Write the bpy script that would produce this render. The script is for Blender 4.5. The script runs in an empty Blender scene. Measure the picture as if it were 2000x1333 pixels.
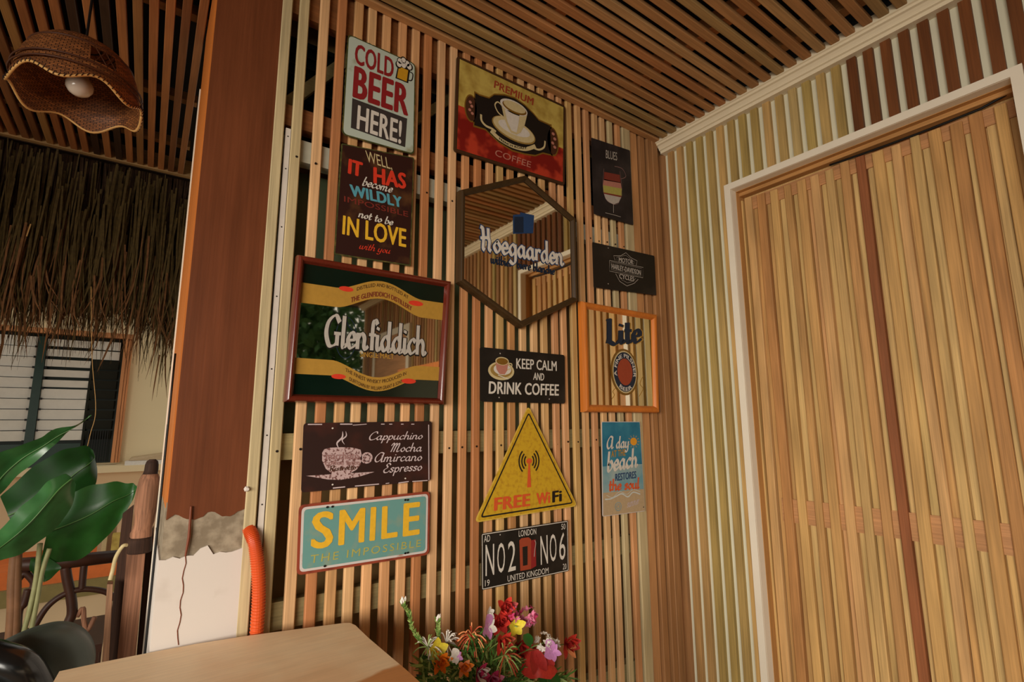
import bpy, bmesh, math, random
from mathutils import Vector, Matrix
random.seed(7)
S = bpy.context.scene
COL = S.collection
PI = math.pi

# ------------------------------------------------------------------ camera
# world origin = camera position, x to the right along the sign wall, y towards it, z up; floor at z = FLOOR
F = 994.79
ROT = [(0.8148028523897924, -0.5797187835344632, -0.0047374840137359),
       (-0.0880275224839049, -0.1317926653100115, 0.9873610528351972),
       (0.5730161141039611, 0.8040875732081709, 0.15841624787057254)]
RT, UP, FW = [Vector(r) for r in ROT]
FLOOR = -1.15
cam = bpy.data.cameras.new('camera'); camo = bpy.data.objects.new('camera', cam); COL.objects.link(camo)
cam.sensor_width = 36; cam.lens = F / 2000 * 36; cam.sensor_fit = 'HORIZONTAL'; cam.clip_start = 0.02
camo.matrix_world = Matrix(((RT.x, UP.x, -FW.x, 0), (RT.y, UP.y, -FW.y, 0), (RT.z, UP.z, -FW.z, 0), (0, 0, 0, 1)))
S.camera = camo

# ------------------------------------------------------------------ light
W = bpy.data.worlds.new('sky'); S.world = W; W.use_nodes = True
wn = W.node_tree.nodes; wl = W.node_tree.links
bg = wn['Background']; bg.inputs[1].default_value = 0.56
tc = wn.new('ShaderNodeTexCoord'); sp = wn.new('ShaderNodeSeparateXYZ'); rp = wn.new('ShaderNodeValToRGB')
wl.new(tc.outputs['Generated'], sp.inputs[0]); wl.new(sp.outputs[2], rp.inputs[0]); wl.new(rp.outputs[0], bg.inputs[0])
rp.color_ramp.elements[0].position = 0.0; rp.color_ramp.elements[0].color = (0.80, 0.73, 0.62, 1)
rp.color_ramp.elements[1].position = 0.6; rp.color_ramp.elements[1].color = (0.95, 0.90, 0.80, 1)
S.view_settings.view_transform = 'Standard'; S.view_settings.look = 'None'
S.view_settings.exposure = 0.6; S.view_settings.gamma = 1; S.view_settings.use_curve_mapping = False

def area_light(name, loc, target, sx, sy, energy, color=(1, 0.88, 0.72)):
    l = bpy.data.lights.new(name, 'AREA'); l.shape = 'RECTANGLE'; l.size = sx; l.size_y = sy; l.energy = energy; l.color = color; l.spread = math.radians(105)
    o = bpy.data.objects.new(name, l); COL.objects.link(o); o.location = loc
    o.rotation_euler = (Vector(target) - Vector(loc)).to_track_quat('-Z', 'Y').to_euler()
    return o
# soft daylight coming in through the open left side of the porch
area_light('daylight', (-1.85, -0.75, 0.10), (0.9, 1.1, -0.85), 2.2, 0.85, 29, (1, 0.93, 0.83))

# ------------------------------------------------------------------ helpers
def ray(px, py):
    v = RT * ((px - 1000) / F) - UP * ((py - 666.5) / F) + FW
    return v
def A(px, py, Y=1.17):
    r = ray(px, py); t = Y / r.y; return Vector((r.x * t, r.z * t))
def P3(px, py, Y):
    r = ray(px, py); return r * (Y / r.y)
def B(px, py, X):
    r = ray(px, py); return r * (X / r.x)
def Zp(px, py, z):
    r = ray(px, py); return r * (z / r.z)

def wloc(o):
    v = Vector((0, 0, 0))
    while o is not None:
        v += o.location; o = o.parent
    return v
def tag(o, label=None, cat=None, group=None, kind=None):
    if label: o['label'] = label
    if cat: o['category'] = cat
    if group: o['group'] = group
    if kind: o['kind'] = kind
    return o
def empty(name, loc, label=None, cat=None, group=None, kind=None):
    o = bpy.data.objects.new(name, None); COL.objects.link(o); o.location = loc; o.empty_display_size = 0.05
    return tag(o, label, cat, group, kind)

class MB:
    def __init__(s): s.v = []; s.f = []; s.sm = False
    def add(s, vs, fs):
        n = len(s.v); s.v += [tuple(v) for v in vs]; s.f += [[i + n for i in f] for f in fs]; return s
    def box(s, a, b):
        x0, y0, z0 = a; x1, y1, z1 = b
        return s.add([(x0, y0, z0), (x1, y0, z0), (x1, y1, z0), (x0, y1, z0), (x0, y0, z1), (x1, y0, z1), (x1, y1, z1), (x0, y1, z1)],
                     [(0, 3, 2, 1), (4, 5, 6, 7), (0, 1, 5, 4), (1, 2, 6, 5), (2, 3, 7, 6), (3, 0, 4, 7)])
    def hexa(s, bot, top):
        return s.add(list(bot) + list(top), [(0, 3, 2, 1), (4, 5, 6, 7), (0, 1, 5, 4), (1, 2, 6, 5), (2, 3, 7, 6), (3, 0, 4, 7)])
    def prism(s, pts, d):
        """pts: 3D polygon, extruded by vector d"""
        n = len(pts); d = Vector(d); a = [Vector(p) for p in pts]
        return s.add(a + [p + d for p in a], [list(range(n))[::-1], list(range(n, 2 * n))] + [(i, (i + 1) % n, (i + 1) % n + n, i + n) for i in range(n)])
    def tube(s, path, r, seg=8, cap=True, flat=None):
        path = [Vector(p) for p in path]; n = len(path)
        rs = r if isinstance(r, (list, tuple)) else [r] * n
        t0 = (path[1] - path[0]).normalized()
        up = Vector((0, 0, 1)) if abs(t0.z) < 0.9 else Vector((1, 0, 0))
        N = t0.cross(up).normalized(); vs = []
        for i, p in enumerate(path):
            t = (path[min(i + 1, n - 1)] - path[max(i - 1, 0)]).normalized()
            N = (N - t * N.dot(t)).normalized(); Bn = t.cross(N)
            for k in range(seg):
                a = 2 * PI * k / seg
                vs.append(p + (N * math.cos(a) + Bn * math.sin(a)) * rs[i])
        fs = [(i * seg + k, i * seg + (k + 1) % seg, (i + 1) * seg + (k + 1) % seg, (i + 1) * seg + k) for i in range(n - 1) for k in range(seg)]
        if cap: fs += [list(range(seg))[::-1], list(range((n - 1) * seg, n * seg))]
        return s.add(vs, fs)
    def lathe(s, c, prof, seg=24, axis=None):
        """prof: list of (r, h) up from c"""
        c = Vector(c); vs = []
        az = Vector(axis).normalized() if axis else Vector((0, 0, 1))
        ax = az.orthogonal().normalized(); ay = az.cross(ax)
        for r, h in prof:
            for k in range(seg):
                a = 2 * PI * k / seg
                vs.append(c + az * h + (ax * math.cos(a) + ay * math.sin(a)) * r)
        n = len(prof)
        fs = [(i * seg + k, i * seg + (k + 1) % seg, (i + 1) * seg + (k + 1) % seg, (i + 1) * seg + k) for i in range(n - 1) for k in range(seg)]
        fs += [list(range(seg))[::-1], list(range((n - 1) * seg, n * seg))]
        return s.add(vs, fs)
    def build(s, name, mat, parent=None, loc=None, smooth=False, kind=None, label=None):
        me = bpy.data.meshes.new(name)
        off = wloc(parent) if parent else Vector((0, 0, 0))
        if loc is None and parent is None and s.v:
            loc = (sum(v[0] for v in s.v) / len(s.v), sum(v[1] for v in s.v) / len(s.v), min(v[2] for v in s.v))
        L = Vector(loc) if loc is not None else Vector((0, 0, 0))
        base = off + (L - off if (parent and loc is not None) else L)
        me.from_pydata([tuple(Vector(v) - base) for v in s.v], [], s.f)
        if isinstance(mat, str): mat = M[mat]
        me.materials.append(mat)
        if smooth or s.sm:
            me.polygons.foreach_set('use_smooth', [True] * len(me.polygons))
        me.update()
        o = bpy.data.objects.new(name, me); COL.objects.link(o)
        if parent: o.parent = parent; o.location = base - off
        else: o.location = base
        if kind: o['kind'] = kind
        if label: o['label'] = label
        return o

# ------------------------------------------------------------------ materials
M = {}
def lin(c):
    return tuple(((x / 255) / 12.92 if x / 255 <= 0.04045 else ((x / 255 + 0.055) / 1.055) ** 2.4) for x in c[:3]) + (1,)
def base_mat(name, rough=0.6, spec=0.35, metal=0):
    m = bpy.data.materials.new(name); m.use_nodes = True
    b = m.node_tree.nodes['Principled BSDF']
    b.inputs['Roughness'].default_value = rough; b.inputs['Specular IOR Level'].default_value = spec; b.inputs['Metallic'].default_value = metal
    M[name] = m
    return m, m.node_tree.nodes, m.node_tree.links, b
def flat(name, c, rough=0.6, spec=0.3, metal=0, var=0.08, scale=30):
    m, n, l, b = base_mat(name, rough, spec, metal)
    no = n.new('ShaderNodeTexNoise'); no.inputs['Scale'].default_value = scale; no.inputs['Detail'].default_value = 3
    tcn = n.new('ShaderNodeTexCoord'); l.new(tcn.outputs['Object'], no.inputs['Vector'])
    mp = n.new('ShaderNodeMapRange'); mp.inputs[3].default_value = 1 - var * 2; mp.inputs[4].default_value = 1 + var * 2
    l.new(no.outputs[0], mp.inputs[0])
    mx = n.new('ShaderNodeVectorMath'); mx.operation = 'SCALE'; mx.inputs[0].default_value = lin(c)[:3]
    l.new(mp.outputs[0], mx.inputs['Scale']); l.new(mx.outputs[0], b.inputs['Base Color'])
    return m
def wood(name, cols, axis='z', rough=0.6, contrast=0.16, bump=0.2, scale=1.0, spec=0.3, blotch=0.16):
    """per-object tint, fine grain along the axis, broad blotches"""
    m, n, l, b = base_mat(name, rough, spec)
    oi = n.new('ShaderNodeObjectInfo'); cr = n.new('ShaderNodeValToRGB'); e = cr.color_ramp.elements
    while len(e) < len(cols): e.new(0.5)
    if len(cols) == 1: cols = cols * 2
    for i, c in enumerate(cols):
        e[i].position = i / max(1, len(cols) - 1); e[i].color = lin(c)
    l.new(oi.outputs['Random'], cr.inputs[0])
    tcn = n.new('ShaderNodeTexCoord')
    ad = n.new('ShaderNodeVectorMath'); ad.operation = 'ADD'; cm = n.new('ShaderNodeVectorMath'); cm.operation = 'SCALE'
    cm.inputs[0].default_value = (37, 53, 71); l.new(oi.outputs['Random'], cm.inputs['Scale'])
    l.new(tcn.outputs['Object'], ad.inputs[0]); l.new(cm.outputs[0], ad.inputs[1])
    def noise(sc_long, sc_cross, det):
        mp = n.new('ShaderNodeMapping'); v = [sc_cross] * 3; v['xyz'.index(axis)] = sc_long; mp.inputs['Scale'].default_value = v
        no = n.new('ShaderNodeTexNoise'); no.inputs['Scale'].default_value = scale; no.inputs['Detail'].default_value = det
        l.new(ad.outputs[0], mp.inputs[0]); l.new(mp.outputs[0], no.inputs['Vector']); return no
    g = noise(6, 260, 4); bl = noise(4, 30, 2)
    r1 = n.new('ShaderNodeMapRange'); r1.inputs[1].default_value = .3; r1.inputs[2].default_value = .7; r1.inputs[3].default_value = 1 - contrast; r1.inputs[4].default_value = 1 + contrast
    r2 = n.new('ShaderNodeMapRange'); r2.inputs[1].default_value = .3; r2.inputs[2].default_value = .7; r2.inputs[3].default_value = 1 - blotch; r2.inputs[4].default_value = 1 + blotch
    l.new(g.outputs[0], r1.inputs[0]); l.new(bl.outputs[0], r2.inputs[0])
    mu = n.new('ShaderNodeMath'); mu.operation = 'MULTIPLY'; l.new(r1.outputs[0], mu.inputs[0]); l.new(r2.outputs[0], mu.inputs[1])
    sc = n.new('ShaderNodeVectorMath'); sc.operation = 'SCALE'; l.new(cr.outputs[0], sc.inputs[0]); l.new(mu.outputs[0], sc.inputs['Scale'])
    l.new(sc.outputs[0], b.inputs['Base Color'])
    bp = n.new('ShaderNodeBump'); bp.inputs['Strength'].default_value = bump; bp.inputs['Distance'].default_value = 0.002
    l.new(g.outputs[0], bp.inputs['Height']); l.new(bp.outputs[0], b.inputs['Normal'])
    return m
def worn(name, c1, c2, thr=0.62, soft=0.06, scale=12, rough=0.5, spec=0.3, det=6, bump=0.1):
    """two colours broken up by a ragged noise: c1 with spots of c2"""
    m, n, l, b = base_mat(name, rough, spec)
    tcn = n.new('ShaderNodeTexCoord'); no = n.new('ShaderNodeTexNoise'); no.inputs['Scale'].default_value = scale; no.inputs['Detail'].default_value = det
    l.new(tcn.outputs['Object'], no.inputs['Vector'])
    cr = n.new('ShaderNodeValToRGB'); cr.color_ramp.elements[0].position = thr - soft; cr.color_ramp.elements[0].color = lin(c1)
    cr.color_ramp.elements[1].position = thr + soft; cr.color_ramp.elements[1].color = lin(c2)
    l.new(no.outputs[0], cr.inputs[0]); l.new(cr.outputs[0], b.inputs['Base Color'])
    bp = n.new('ShaderNodeBump'); bp.inputs['Strength'].default_value = bump; bp.inputs['Distance'].default_value = 0.002
    l.new(no.outputs[0], bp.inputs['Height']); l.new(bp.outputs[0], b.inputs['Normal'])
    return m

wood('slat_wood', [(202, 152, 104), (184, 126, 80), (200, 158, 104), (212, 168, 122), (172, 110, 66), (188, 152, 92), (210, 154, 110)], 'z')
wood('slat_pale', [(180, 160, 118), (186, 168, 128)], 'z')
wood('slat_brown', [(154, 108, 66), (162, 116, 74), (140, 100, 62)], 'z')
wood('slat_olive', [(168, 144, 82), (158, 132, 76), (178, 148, 92), (170, 130, 80), (156, 136, 76), (182, 156, 104)], 'z')
wood('slat_red', [(104, 60, 26), (94, 52, 22), (114, 66, 30)], 'z')
wood('slat_door', [(196, 158, 98), (186, 140, 84), (200, 168, 110), (176, 124, 74), (190, 162, 102), (198, 150, 100)], 'z', blotch=0.18)
wood('slat_door_dark', [(136, 82, 48), (140, 84, 50)], 'z')
wood('door_wood', [(178, 128, 84), (184, 134, 88)], 'y')
wood('jamb_wood', [(176, 128, 74)], 'z'); wood('jamb_wood_flat', [(176, 128, 74)], 'y')
wood('ceiling_x', [(176, 130, 84), (158, 112, 68), (184, 142, 96), (148, 122, 76), (170, 114, 70), (134, 104, 62)], 'x')
wood('ceiling_y', [(172, 112, 64), (156, 96, 54), (160, 116, 66), (120, 76, 44), (178, 122, 76)], 'y')
wood('ceiling_dark', [(70, 34, 20), (60, 40, 24)], 'y')
wood('rail_wood', [(150, 138, 96), (140, 126, 86)], 'x'); wood('header_wood', [(126, 78, 42), (132, 84, 46)], 'x')
wood('pillar_wood', [(106, 58, 34)], 'z', rough=0.3, contrast=0.10, bump=0.05, spec=0.5, blotch=0.16)
wood('pillar_edge', [(190, 110, 46)], 'z', rough=0.5, contrast=0.08, blotch=0.1)
wood('table_wood', [(204, 166, 120)], 'x', contrast=0.07, bump=0.05, blotch=0.08)
wood('table_leg_wood', [(150, 104, 66)], 'z')
wood('old_wood', [(158, 106, 80), (150, 112, 84), (140, 96, 72)], 'z', contrast=0.35, blotch=0.4, rough=0.8)
wood('old_wood_dark', [(52, 34, 24), (62, 40, 28)], 'z', contrast=0.35, rough=0.8)
wood('frame_mahogany', [(96, 34, 20)], 'z', rough=0.22, contrast=0.1, bump=0.02, spec=0.6, blotch=0.1)
wood('frame_dark', [(60, 42, 20)], 'z', rough=0.5, contrast=0.2, bump=0.1, blotch=0.15)
wood('frame_orange', [(196, 112, 40)], 'z', rough=0.45, contrast=0.12, bump=0.05, blotch=0.12)
wood('window_frame_wood', [(196, 132, 84)], 'z', contrast=0.15, blotch=0.15)
flat('white_paint', (226, 216, 196), 0.5, var=0.03, scale=8)
flat('white_backing', (214, 210, 184), 0.6, var=0.03, scale=8)
flat('cornice_paint', (224, 210, 180), 0.5, var=0.03, scale=10)
flat('trunking_plastic', (206, 196, 184), 0.45)
flat('black', (12, 11, 9), 0.5, var=0.1); flat('dark_screw', (28, 18, 12), 0.5)
flat('roof_dark', (20, 14, 9), 0.9)
flat('panel_dark', (150, 120, 74), 0.7, var=0.2, scale=6); flat('panel_green', (118, 130, 96), 0.25, 0.5, var=0.35, scale=5)
flat('louvre_dark', (22, 24, 22), 0.4, 0.4)
flat('rail_white', (176, 176, 158), 0.4, var=0.12)
flat('conduit_orange', (204, 82, 34), 0.35, 0.5, var=0.05)
flat('floor_concrete', (118, 92, 66), 0.8, var=0.12, scale=3)
flat('ground_sand', (206, 182, 146), 0.9, var=0.12, scale=2)
flat('cream_wall', (222, 204, 164), 0.8, var=0.05, scale=2)
flat('orange_band', (214, 112, 52), 0.7, var=0.1); flat('olive_band', (132, 118, 72), 0.8, var=0.1)
worn('plaster_grey', (126, 112, 92), (160, 146, 124), 0.55, 0.12, 45, 0.85, bump=0.5)
worn('plaster_white', (208, 198, 188), (186, 174, 162), 0.68, 0.08, 8, 0.7)
mm, n_, l_, b_ = base_mat('mirror', 0.025, 0.5, 1.0); b_.inputs['Base Color'].default_value = (0.92, 0.88, 0.76, 1)
# ------------------------------------------------------------------ the shell
tag(MB().box((-4.5, -6.5, FLOOR - 0.1), (2.2, 3.0, FLOOR)).build('floor', 'floor_concrete'), kind='structure')
tag(MB().box((-14, -16, FLOOR - 0.3), (8, 12, FLOOR - 0.11)).build('ground', 'ground_sand'), 'pale sandy ground around the porch', kind='structure')

def chamfer_slat(w, d, length, axis='z', ch=0.002):
    """section: width w across, depth d; front face at -d side chamfered; returned centred across, front at 0 going back to d"""
    sec = [(-w / 2, d), (-w / 2, ch), (-w / 2 + ch, 0), (w / 2 - ch, 0), (w / 2, ch), (w / 2, d)]
    return sec
def mesh_from(mb, name, mat):
    me = bpy.data.meshes.new(name); me.from_pydata([tuple(v) for v in mb.v], [], mb.f); me.materials.append(M[mat] if isinstance(mat, str) else mat); me.update(); return me
def inst(name, me, parent, loc, rot=(0, 0, 0), mat=None):
    o = bpy.data.objects.new(name, me); COL.objects.link(o); o.parent = parent
    o.location = Vector(loc) - (wloc(parent) if parent else Vector((0, 0, 0))); o.rotation_euler = rot
    if mat:
        o.material_slots[0].link = 'OBJECT'; o.material_slots[0].material = M[mat]
    return o

CZ = 1.081          # underside of the ceiling slats
YS = 1.18           # front face of the lattice slats
# --- wall_front: lattice of upright slats on rails before a dark panel
wf = tag(MB().box((0.19, 1.30, FLOOR), (1.70, 1.33, CZ + 0.1)).build('wall_front', 'panel_dark', loc=(0.9, 1.31, FLOOR)), kind='structure')
H = CZ - FLOOR + 0.03
def slat_mesh(w, d, length, mat, name='slat'):
    sec = chamfer_slat(w, d, length); mb = MB()
    mb.prism([(x, y, 0) for x, y in sec], (0, 0, length)); return mesh_from(mb, name, mat)
sl = slat_mesh(0.0222, 0.011, H, 'slat_wood')
rnd = random.Random(3)
xs = [(0.1905, 0.021, 'slat_pale'), (0.2305, 0.0225, None)] + [(0.2775 + 0.0404 * k, 0.0222, None) for k in range(27)]
for x, w, mt in xs:
    o = inst('slat', sl, wf, (x, YS + rnd.uniform(-.001, .001), FLOOR), (rnd.uniform(-.0008, .0008), rnd.uniform(-.0012, .0012), 0))
    if mt is None and x > 1.05 and rnd.random() < 0.35: mt = 'slat_brown'
    if mt is None and rnd.random() < 0.08: mt = 'slat_pale'
    if mt: o.material_slots[0].link = 'OBJECT'; o.material_slots[0].material = M[mt]
for x, w, y, mt in [(1.367, 0.040, YS - 0.002, 'slat_pale'), (1.412, 0.038, YS + 0.004, 'slat_wood'), (1.4585, 0.029, YS + 0.002, 'slat_brown'), (1.498, 0.026, YS - 0.002, 'slat_brown'), (1.528, 0.034, YS - 0.004, 'slat_brown')]:
    inst('slat', slat_mesh(w, 0.022, H, mt), wf, (x, y, FLOOR))
MB().box((1.33, YS + 0.022, FLOOR), (1.60, YS + 0.03, CZ + 0.02)).build('backing_board', 'slat_brown', wf)
for nm, z0, z1, y0, y1, mt, x1 in [('rail', -0.0767, -0.0207, 1.195, 1.225, 'rail_wood', 1.33), ('rail', -0.418, -0.363, 1.195, 1.225, 'rail_wood', 1.33), ('rail', -0.80, -0.74, 1.195, 1.225, 'rail_wood', 1.33),
                     ('metal_rail', 0.609, 0.663, 1.195, 1.225, 'rail_white', 1.345), ('rail', 0.690, 0.742, 1.195, 1.225, 'header_wood', 1.345), ('header', 0.985, 1.10, 1.195, 1.22, 'header_wood', 1.345)]:
    MB().box((0.19, y0, z0), (x1, y1, z1)).build(nm, mt, wf)
MB().box((0.19, 1.275, -0.02), (0.98, 1.28, 0.62)).build('glass_panel', 'panel_green', wf)
MB().box((0.19, 1.285, 0.675), (1.34, 1.29, 0.99)).build('dark_screen', 'louvre_dark', wf)
for z in [0.72 + 0.03 * k for k in range(9)]:
    MB().hexa([(0.19, 1.262, z), (1.34, 1.262, z), (1.34, 1.284, z + .012), (0.19, 1.284, z + .012)], [(0.19, 1.262, z + .002), (1.34, 1.262, z + .002), (1.34, 1.284, z + .014), (0.19, 1.284, z + .014)]).build('louvre_blade', 'louvre_dark', wf)
def strut(p, q, y0, y1, w):
    p = Vector((p[0], y0, p[1])); q = Vector((q[0], y0, q[1])); d = (q - p).normalized(); nrm = Vector((-d.z, 0, d.x)) * w / 2
    return MB().prism([p - nrm, q - nrm, q + nrm, p + nrm], (0, y1 - y0, 0))
strut((0.205, 0.76), (0.42, 1.04), 1.235, 1.255, 0.026).build('brace', 'rail_wood', wf)
strut((0.53, 0.83), (0.74, 1.04), 1.235, 1.255, 0.026).build('brace', 'rail_wood', wf)
strut((0.80, 0.69), (1.05, 0.80), 1.235, 1.255, 0.022).build('brace', 'rail_wood', wf)
sc = MB()
for x, w, mt in xs[1:]:
    for z in (0.612, -0.06):
        sc.lathe((x + rnd.uniform(-.003, .003), YS - 0.001, z + rnd.uniform(-.006, .006)), [(0.0028, 0), (0.0028, 0.003)], 8, (0, 1, 0))
sc.build('screw_heads', 'dark_screw', wf, kind='stuff')

# --- wall_right: white board with slats, door, cornice
XB = 1.58
YBACK = -2.3
wr = MB()
DY0, DY1, DZ = 0.178, 0.928, 0.812      # door casing outer
wpts = [(YBACK, FLOOR), (DY0 + .01, FLOOR), (DY0 + .01, DZ - .01), (DY1 - .01, DZ - .01), (DY1 - .01, FLOOR), (1.21, FLOOR), (1.21, CZ + .06), (YBACK, CZ + .06)]
wr.prism([(XB + 0.014, p, q) for p, q in wpts], (0.036, 0, 0))
wr = tag(wr.build('wall_right', 'white_backing', loc=(XB, 0, FLOOR)), kind='structure')
def slat_mesh_r(w, d, length, mat, rounded=True):
    ch = 0.0025; sec = [(d, -w / 2), (ch, -w / 2), (0, -w / 2 + ch), (0, w / 2 - ch), (ch, w / 2), (d, w / 2)]
    mb = MB()
    if rounded:   # the top end is rounded over
        arc = [(-w / 2 + w * k / 6, math.sin(PI * k / 6) * w * 0.22) for k in range(7)]
        outline = [(-w / 2, 0), (w / 2, 0)] + [(y, length - w * .22 + z) for y, z in arc[::-1]]
        mb.prism([(0, y, z) for y, z in outline], (d, 0, 0))
    else: mb.prism([(x, y, 0) for x, y in sec][::-1], (0, 0, length))
    return mesh_from(mb, 'slat', mat)
zc = 1.052
full = slat_mesh_r(0.0235, 0.0135, zc - FLOOR, 'slat_olive'); short = slat_mesh_r(0.0235, 0.0135, zc - DZ + 0.01, 'slat_olive')
k = 0; y = 1.190
rb = random.Random(11)
while y > YBACK + 0.03:
    over_door = DY0 + 0.005 < y < DY1
    mt = None
    if k <= 0: mt = 'slat_brown'
    if k >= 16: mt = 'slat_red'
    if k == 6: mt = 'slat_wood'
    if y < 0.16: mt = ['slat_brown', 'slat_olive', 'slat_wood'][rb.randrange(3)]
    if over_door: o = inst('slat', short, wr, (XB, y, DZ - 0.01), (0, 0, 0), mt)
    else: o = inst('slat', full, wr, (XB, y, FLOOR), (0, 0, 0), mt)
    o.location.x += rb.uniform(0, 0.0015); y -= 0.0423 + rb.uniform(-.0006, .0006) if y > 0.9 else 0.0423; k += 1
# cornice along the ceiling
prof = [(1.531, 1.102), (1.531, 1.078), (1.536, 1.076), (1.538, 1.073), (1.538, 1.070), (1.545, 1.068), (1.551, 1.062), (1.554, 1.058), (1.554, 1.055), (1.560, 1.053), (1.563, 1.048), (1.563, 1.044), (1.60, 1.044), (1.60, 1.102)]
tag(MB().prism([(x, YBACK, z) for x, z in prof], (0, 1.178 - YBACK, 0)).build('trim_1', 'cornice_paint'), kind='structure')
# door_1
d1 = tag(empty('door_1', (XB, 0.55, FLOOR)), kind='structure')
cf = MB(); XC = 1.57
cf.box((XC, DY1 - 0.022, FLOOR), (XB + 0.02, DY1, DZ)); cf.box((XC, DY0, FLOOR), (XB + 0.02, DY0 + 0.022, DZ)); cf.box((XC, DY0 + 0.022, DZ - 0.022), (XB + 0.02, DY1 - 0.022, DZ))
cf.build('casing', 'white_paint', d1)
jb = MB(); XJ = 1.604
jb.box((XC + 0.004, DY1 - 0.0225, FLOOR), (XJ, DY1 - 0.018, DZ - 0.02)); jb.box((XC + 0.004, DY0 + 0.018, FLOOR), (XJ, DY0 + 0.0225, DZ - 0.02)); jb.box((XC + 0.004, DY0 + 0.022, DZ - 0.0225), (XJ, DY1 - 0.022, DZ - 0.018))
jb.build('jamb_lining', 'white_paint', d1)
y0, y1 = DY0 + 0.022, DY1 - 0.022
MB().box((XJ, y1 - 0.002, FLOOR), (1.66, y1 + 0.02, DZ)).build('jamb', 'jamb_wood', d1); MB().box((XJ, y0 - 0.02, FLOOR), (1.66, y0 + 0.002, DZ)).build('jamb', 'jamb_wood', d1)
MB().box((XJ, y0, DZ - 0.024), (1.66, y1, DZ + 0.01)).build('jamb_head', 'jamb_wood_flat', d1)
MB().box((1.622, y0, DZ - 0.036), (1.66, y1, DZ - 0.024)).build('door_stop', 'jamb_wood_flat', d1)
XD = 1.638
MB().box((XD + 0.012, y0 + 0.004, FLOOR + 0.01), (XD + 0.03, y1 - 0.004, DZ - 0.03)).build('door_panel', 'slat_door', d1)
MB().box((XD + 0.002, y0 + 0.01, -0.306), (XD + 0.02, y1 - 0.05, -0.236)).build('door_rail', 'door_wood', d1)
MB().box((XD + 0.002, y0 + 0.01, DZ - 0.09), (XD + 0.02, y1 - 0.02, DZ - 0.045)).build('door_rail', 'door_wood', d1)
ye = [0.898, 0.868, 0.823, 0.779, 0.735, 0.692, 0.650, 0.609, 0.566, 0.524, 0.481, 0.438, 0.396, 0.350, 0.308, 0.266, 0.224]
rd = random.Random(5)
for i, e in enumerate(ye):
    w = rd.uniform(0.021, 0.028); ztop = DZ - 0.050 + rd.uniform(-.006, .003)
    if i < 2: w = 0.026
    hh = ztop - FLOOR - 0.012; tw = rd.uniform(-.002, .002)
    c = e + w / 2; lean = rd.uniform(-.004, .004); mb = MB(); N = 8; secs = []
    for s_ in range(N + 1):
        z = FLOOR + 0.012 + hh * s_ / N; bend = 0.002 * math.sin(PI * s_ / N * (1 + i % 3)) + lean * (s_ / N - .5)
        secs.append([(XD + 0.012, c - w / 2 + bend, z), (XD - 0.005, c - w / 2 + bend, z), (XD - 0.007, c - w / 2 + .002 + bend, z), (XD - 0.007 + abs(tw), c + w / 2 - .002 + bend, z), (XD - 0.005 + abs(tw), c + w / 2 + bend, z), (XD + 0.012, c + w / 2 + bend, z)])
    vs = [p for s_ in secs for p in s_]; fs = [(a * 6 + b, a * 6 + (b + 1) % 6, (a + 1) * 6 + (b + 1) % 6, (a + 1) * 6 + b) for a in range(N) for b in range(6)] + [tuple(range(6)), tuple(range(N * 6, N * 6 + 6))[::-1]]
    mb.add(vs, fs); mb.build('slat', 'slat_door_dark' if i == 9 else 'slat_door', d1, loc=(XD, c, FLOOR))
    # recessed strip between the proud slats
    w2 = 0.0185; c2 = e + w + w2 / 2 - 0.001 if i else e - .01
    MB().box((XD + 0.006, e - 0.019, FLOOR + 0.012), (XD + 0.013, e - 0.002, ztop - .006)).build('slat', 'slat_door', d1, loc=(XD, e, FLOOR))
MB().tube([(XD - 0.010, 0.205 + 0.41 * t, DZ - 0.042 - 0.006 * math.sin(t * 3) + (0.012 * (1 - t / .15) if t < .15 else 0)) for t in [i / 20 for i in range(21)]], 0.0032, 6).build('rubber_seal', 'black', d1, smooth=True)

# second doorway further back along the same wall (seen in the mirrors)
d2 = tag(empty('door_2', (XB, -1.5, FLOOR)), kind='structure')
MB().box((XC - .01, -1.95, FLOOR), (XB + 0.014, -1.90, 0.75)).box((XC - .01, -1.25, FLOOR), (XB + 0.014, -1.20, 0.75)).box((XC - .01, -1.90, 0.70), (XB + 0.014, -1.25, 0.75)).build('casing', 'white_paint', d2)
MB().box((XC, -1.90, FLOOR), (XB + 0.014, -1.25, 0.70)).build('door_panel', 'door_wood', d2)
cab = empty('low_cabinet', (1.46, -0.42, FLOOR), 'cream low cabinet with an orange wooden top against the slatted wall', 'cabinet')
MB().box((1.36, -0.85, FLOOR), (1.578, -0.02, 0.30)).build('body', 'cream_wall', cab); MB().box((1.34, -0.87, 0.30), (1.578, 0.0, 0.35)).build('cabinet_top', 'frame_orange', cab)
# ceiling
ce = tag(MB().box((-2.1, YBACK - .4, CZ + 0.075), (1.8, 2.55, CZ + 0.10)).build('ceiling', 'roof_dark', loc=(0, 0, CZ + .075)), kind='structure')
sx = MB().prism([(0, 0.0122, 0.012), (0, 0.0122, 0.0015), (0, 0.0105, 0), (0, -0.0105, 0), (0, -0.0122, 0.0015), (0, -0.0122, 0.012)], (1.455, 0, 0)); sxm = mesh_from(sx, 'slat', 'ceiling_x')
rc = random.Random(9); y = 1.168
while y > YBACK:
    inst('slat', sxm, ce, (0.075, y, CZ + rc.uniform(-.001, .0015)), (0, 0, rc.uniform(-.0012, .0012))); y -= 0.0400
for x in (0.30, 0.80, 1.20, 1.43):
    MB().box((x, YBACK, CZ + 0.0135), (x + 0.035, 1.18, CZ + 0.060)).build('batten', 'ceiling_y', ce)
c2 = tag(MB().box((-1.9, 2.535, CZ - 0.004), (0.07, 2.555, CZ + 0.07)).build('ceiling_left', 'ceiling_x', loc=(-.9, 2.54, CZ)), kind='structure')
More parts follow.
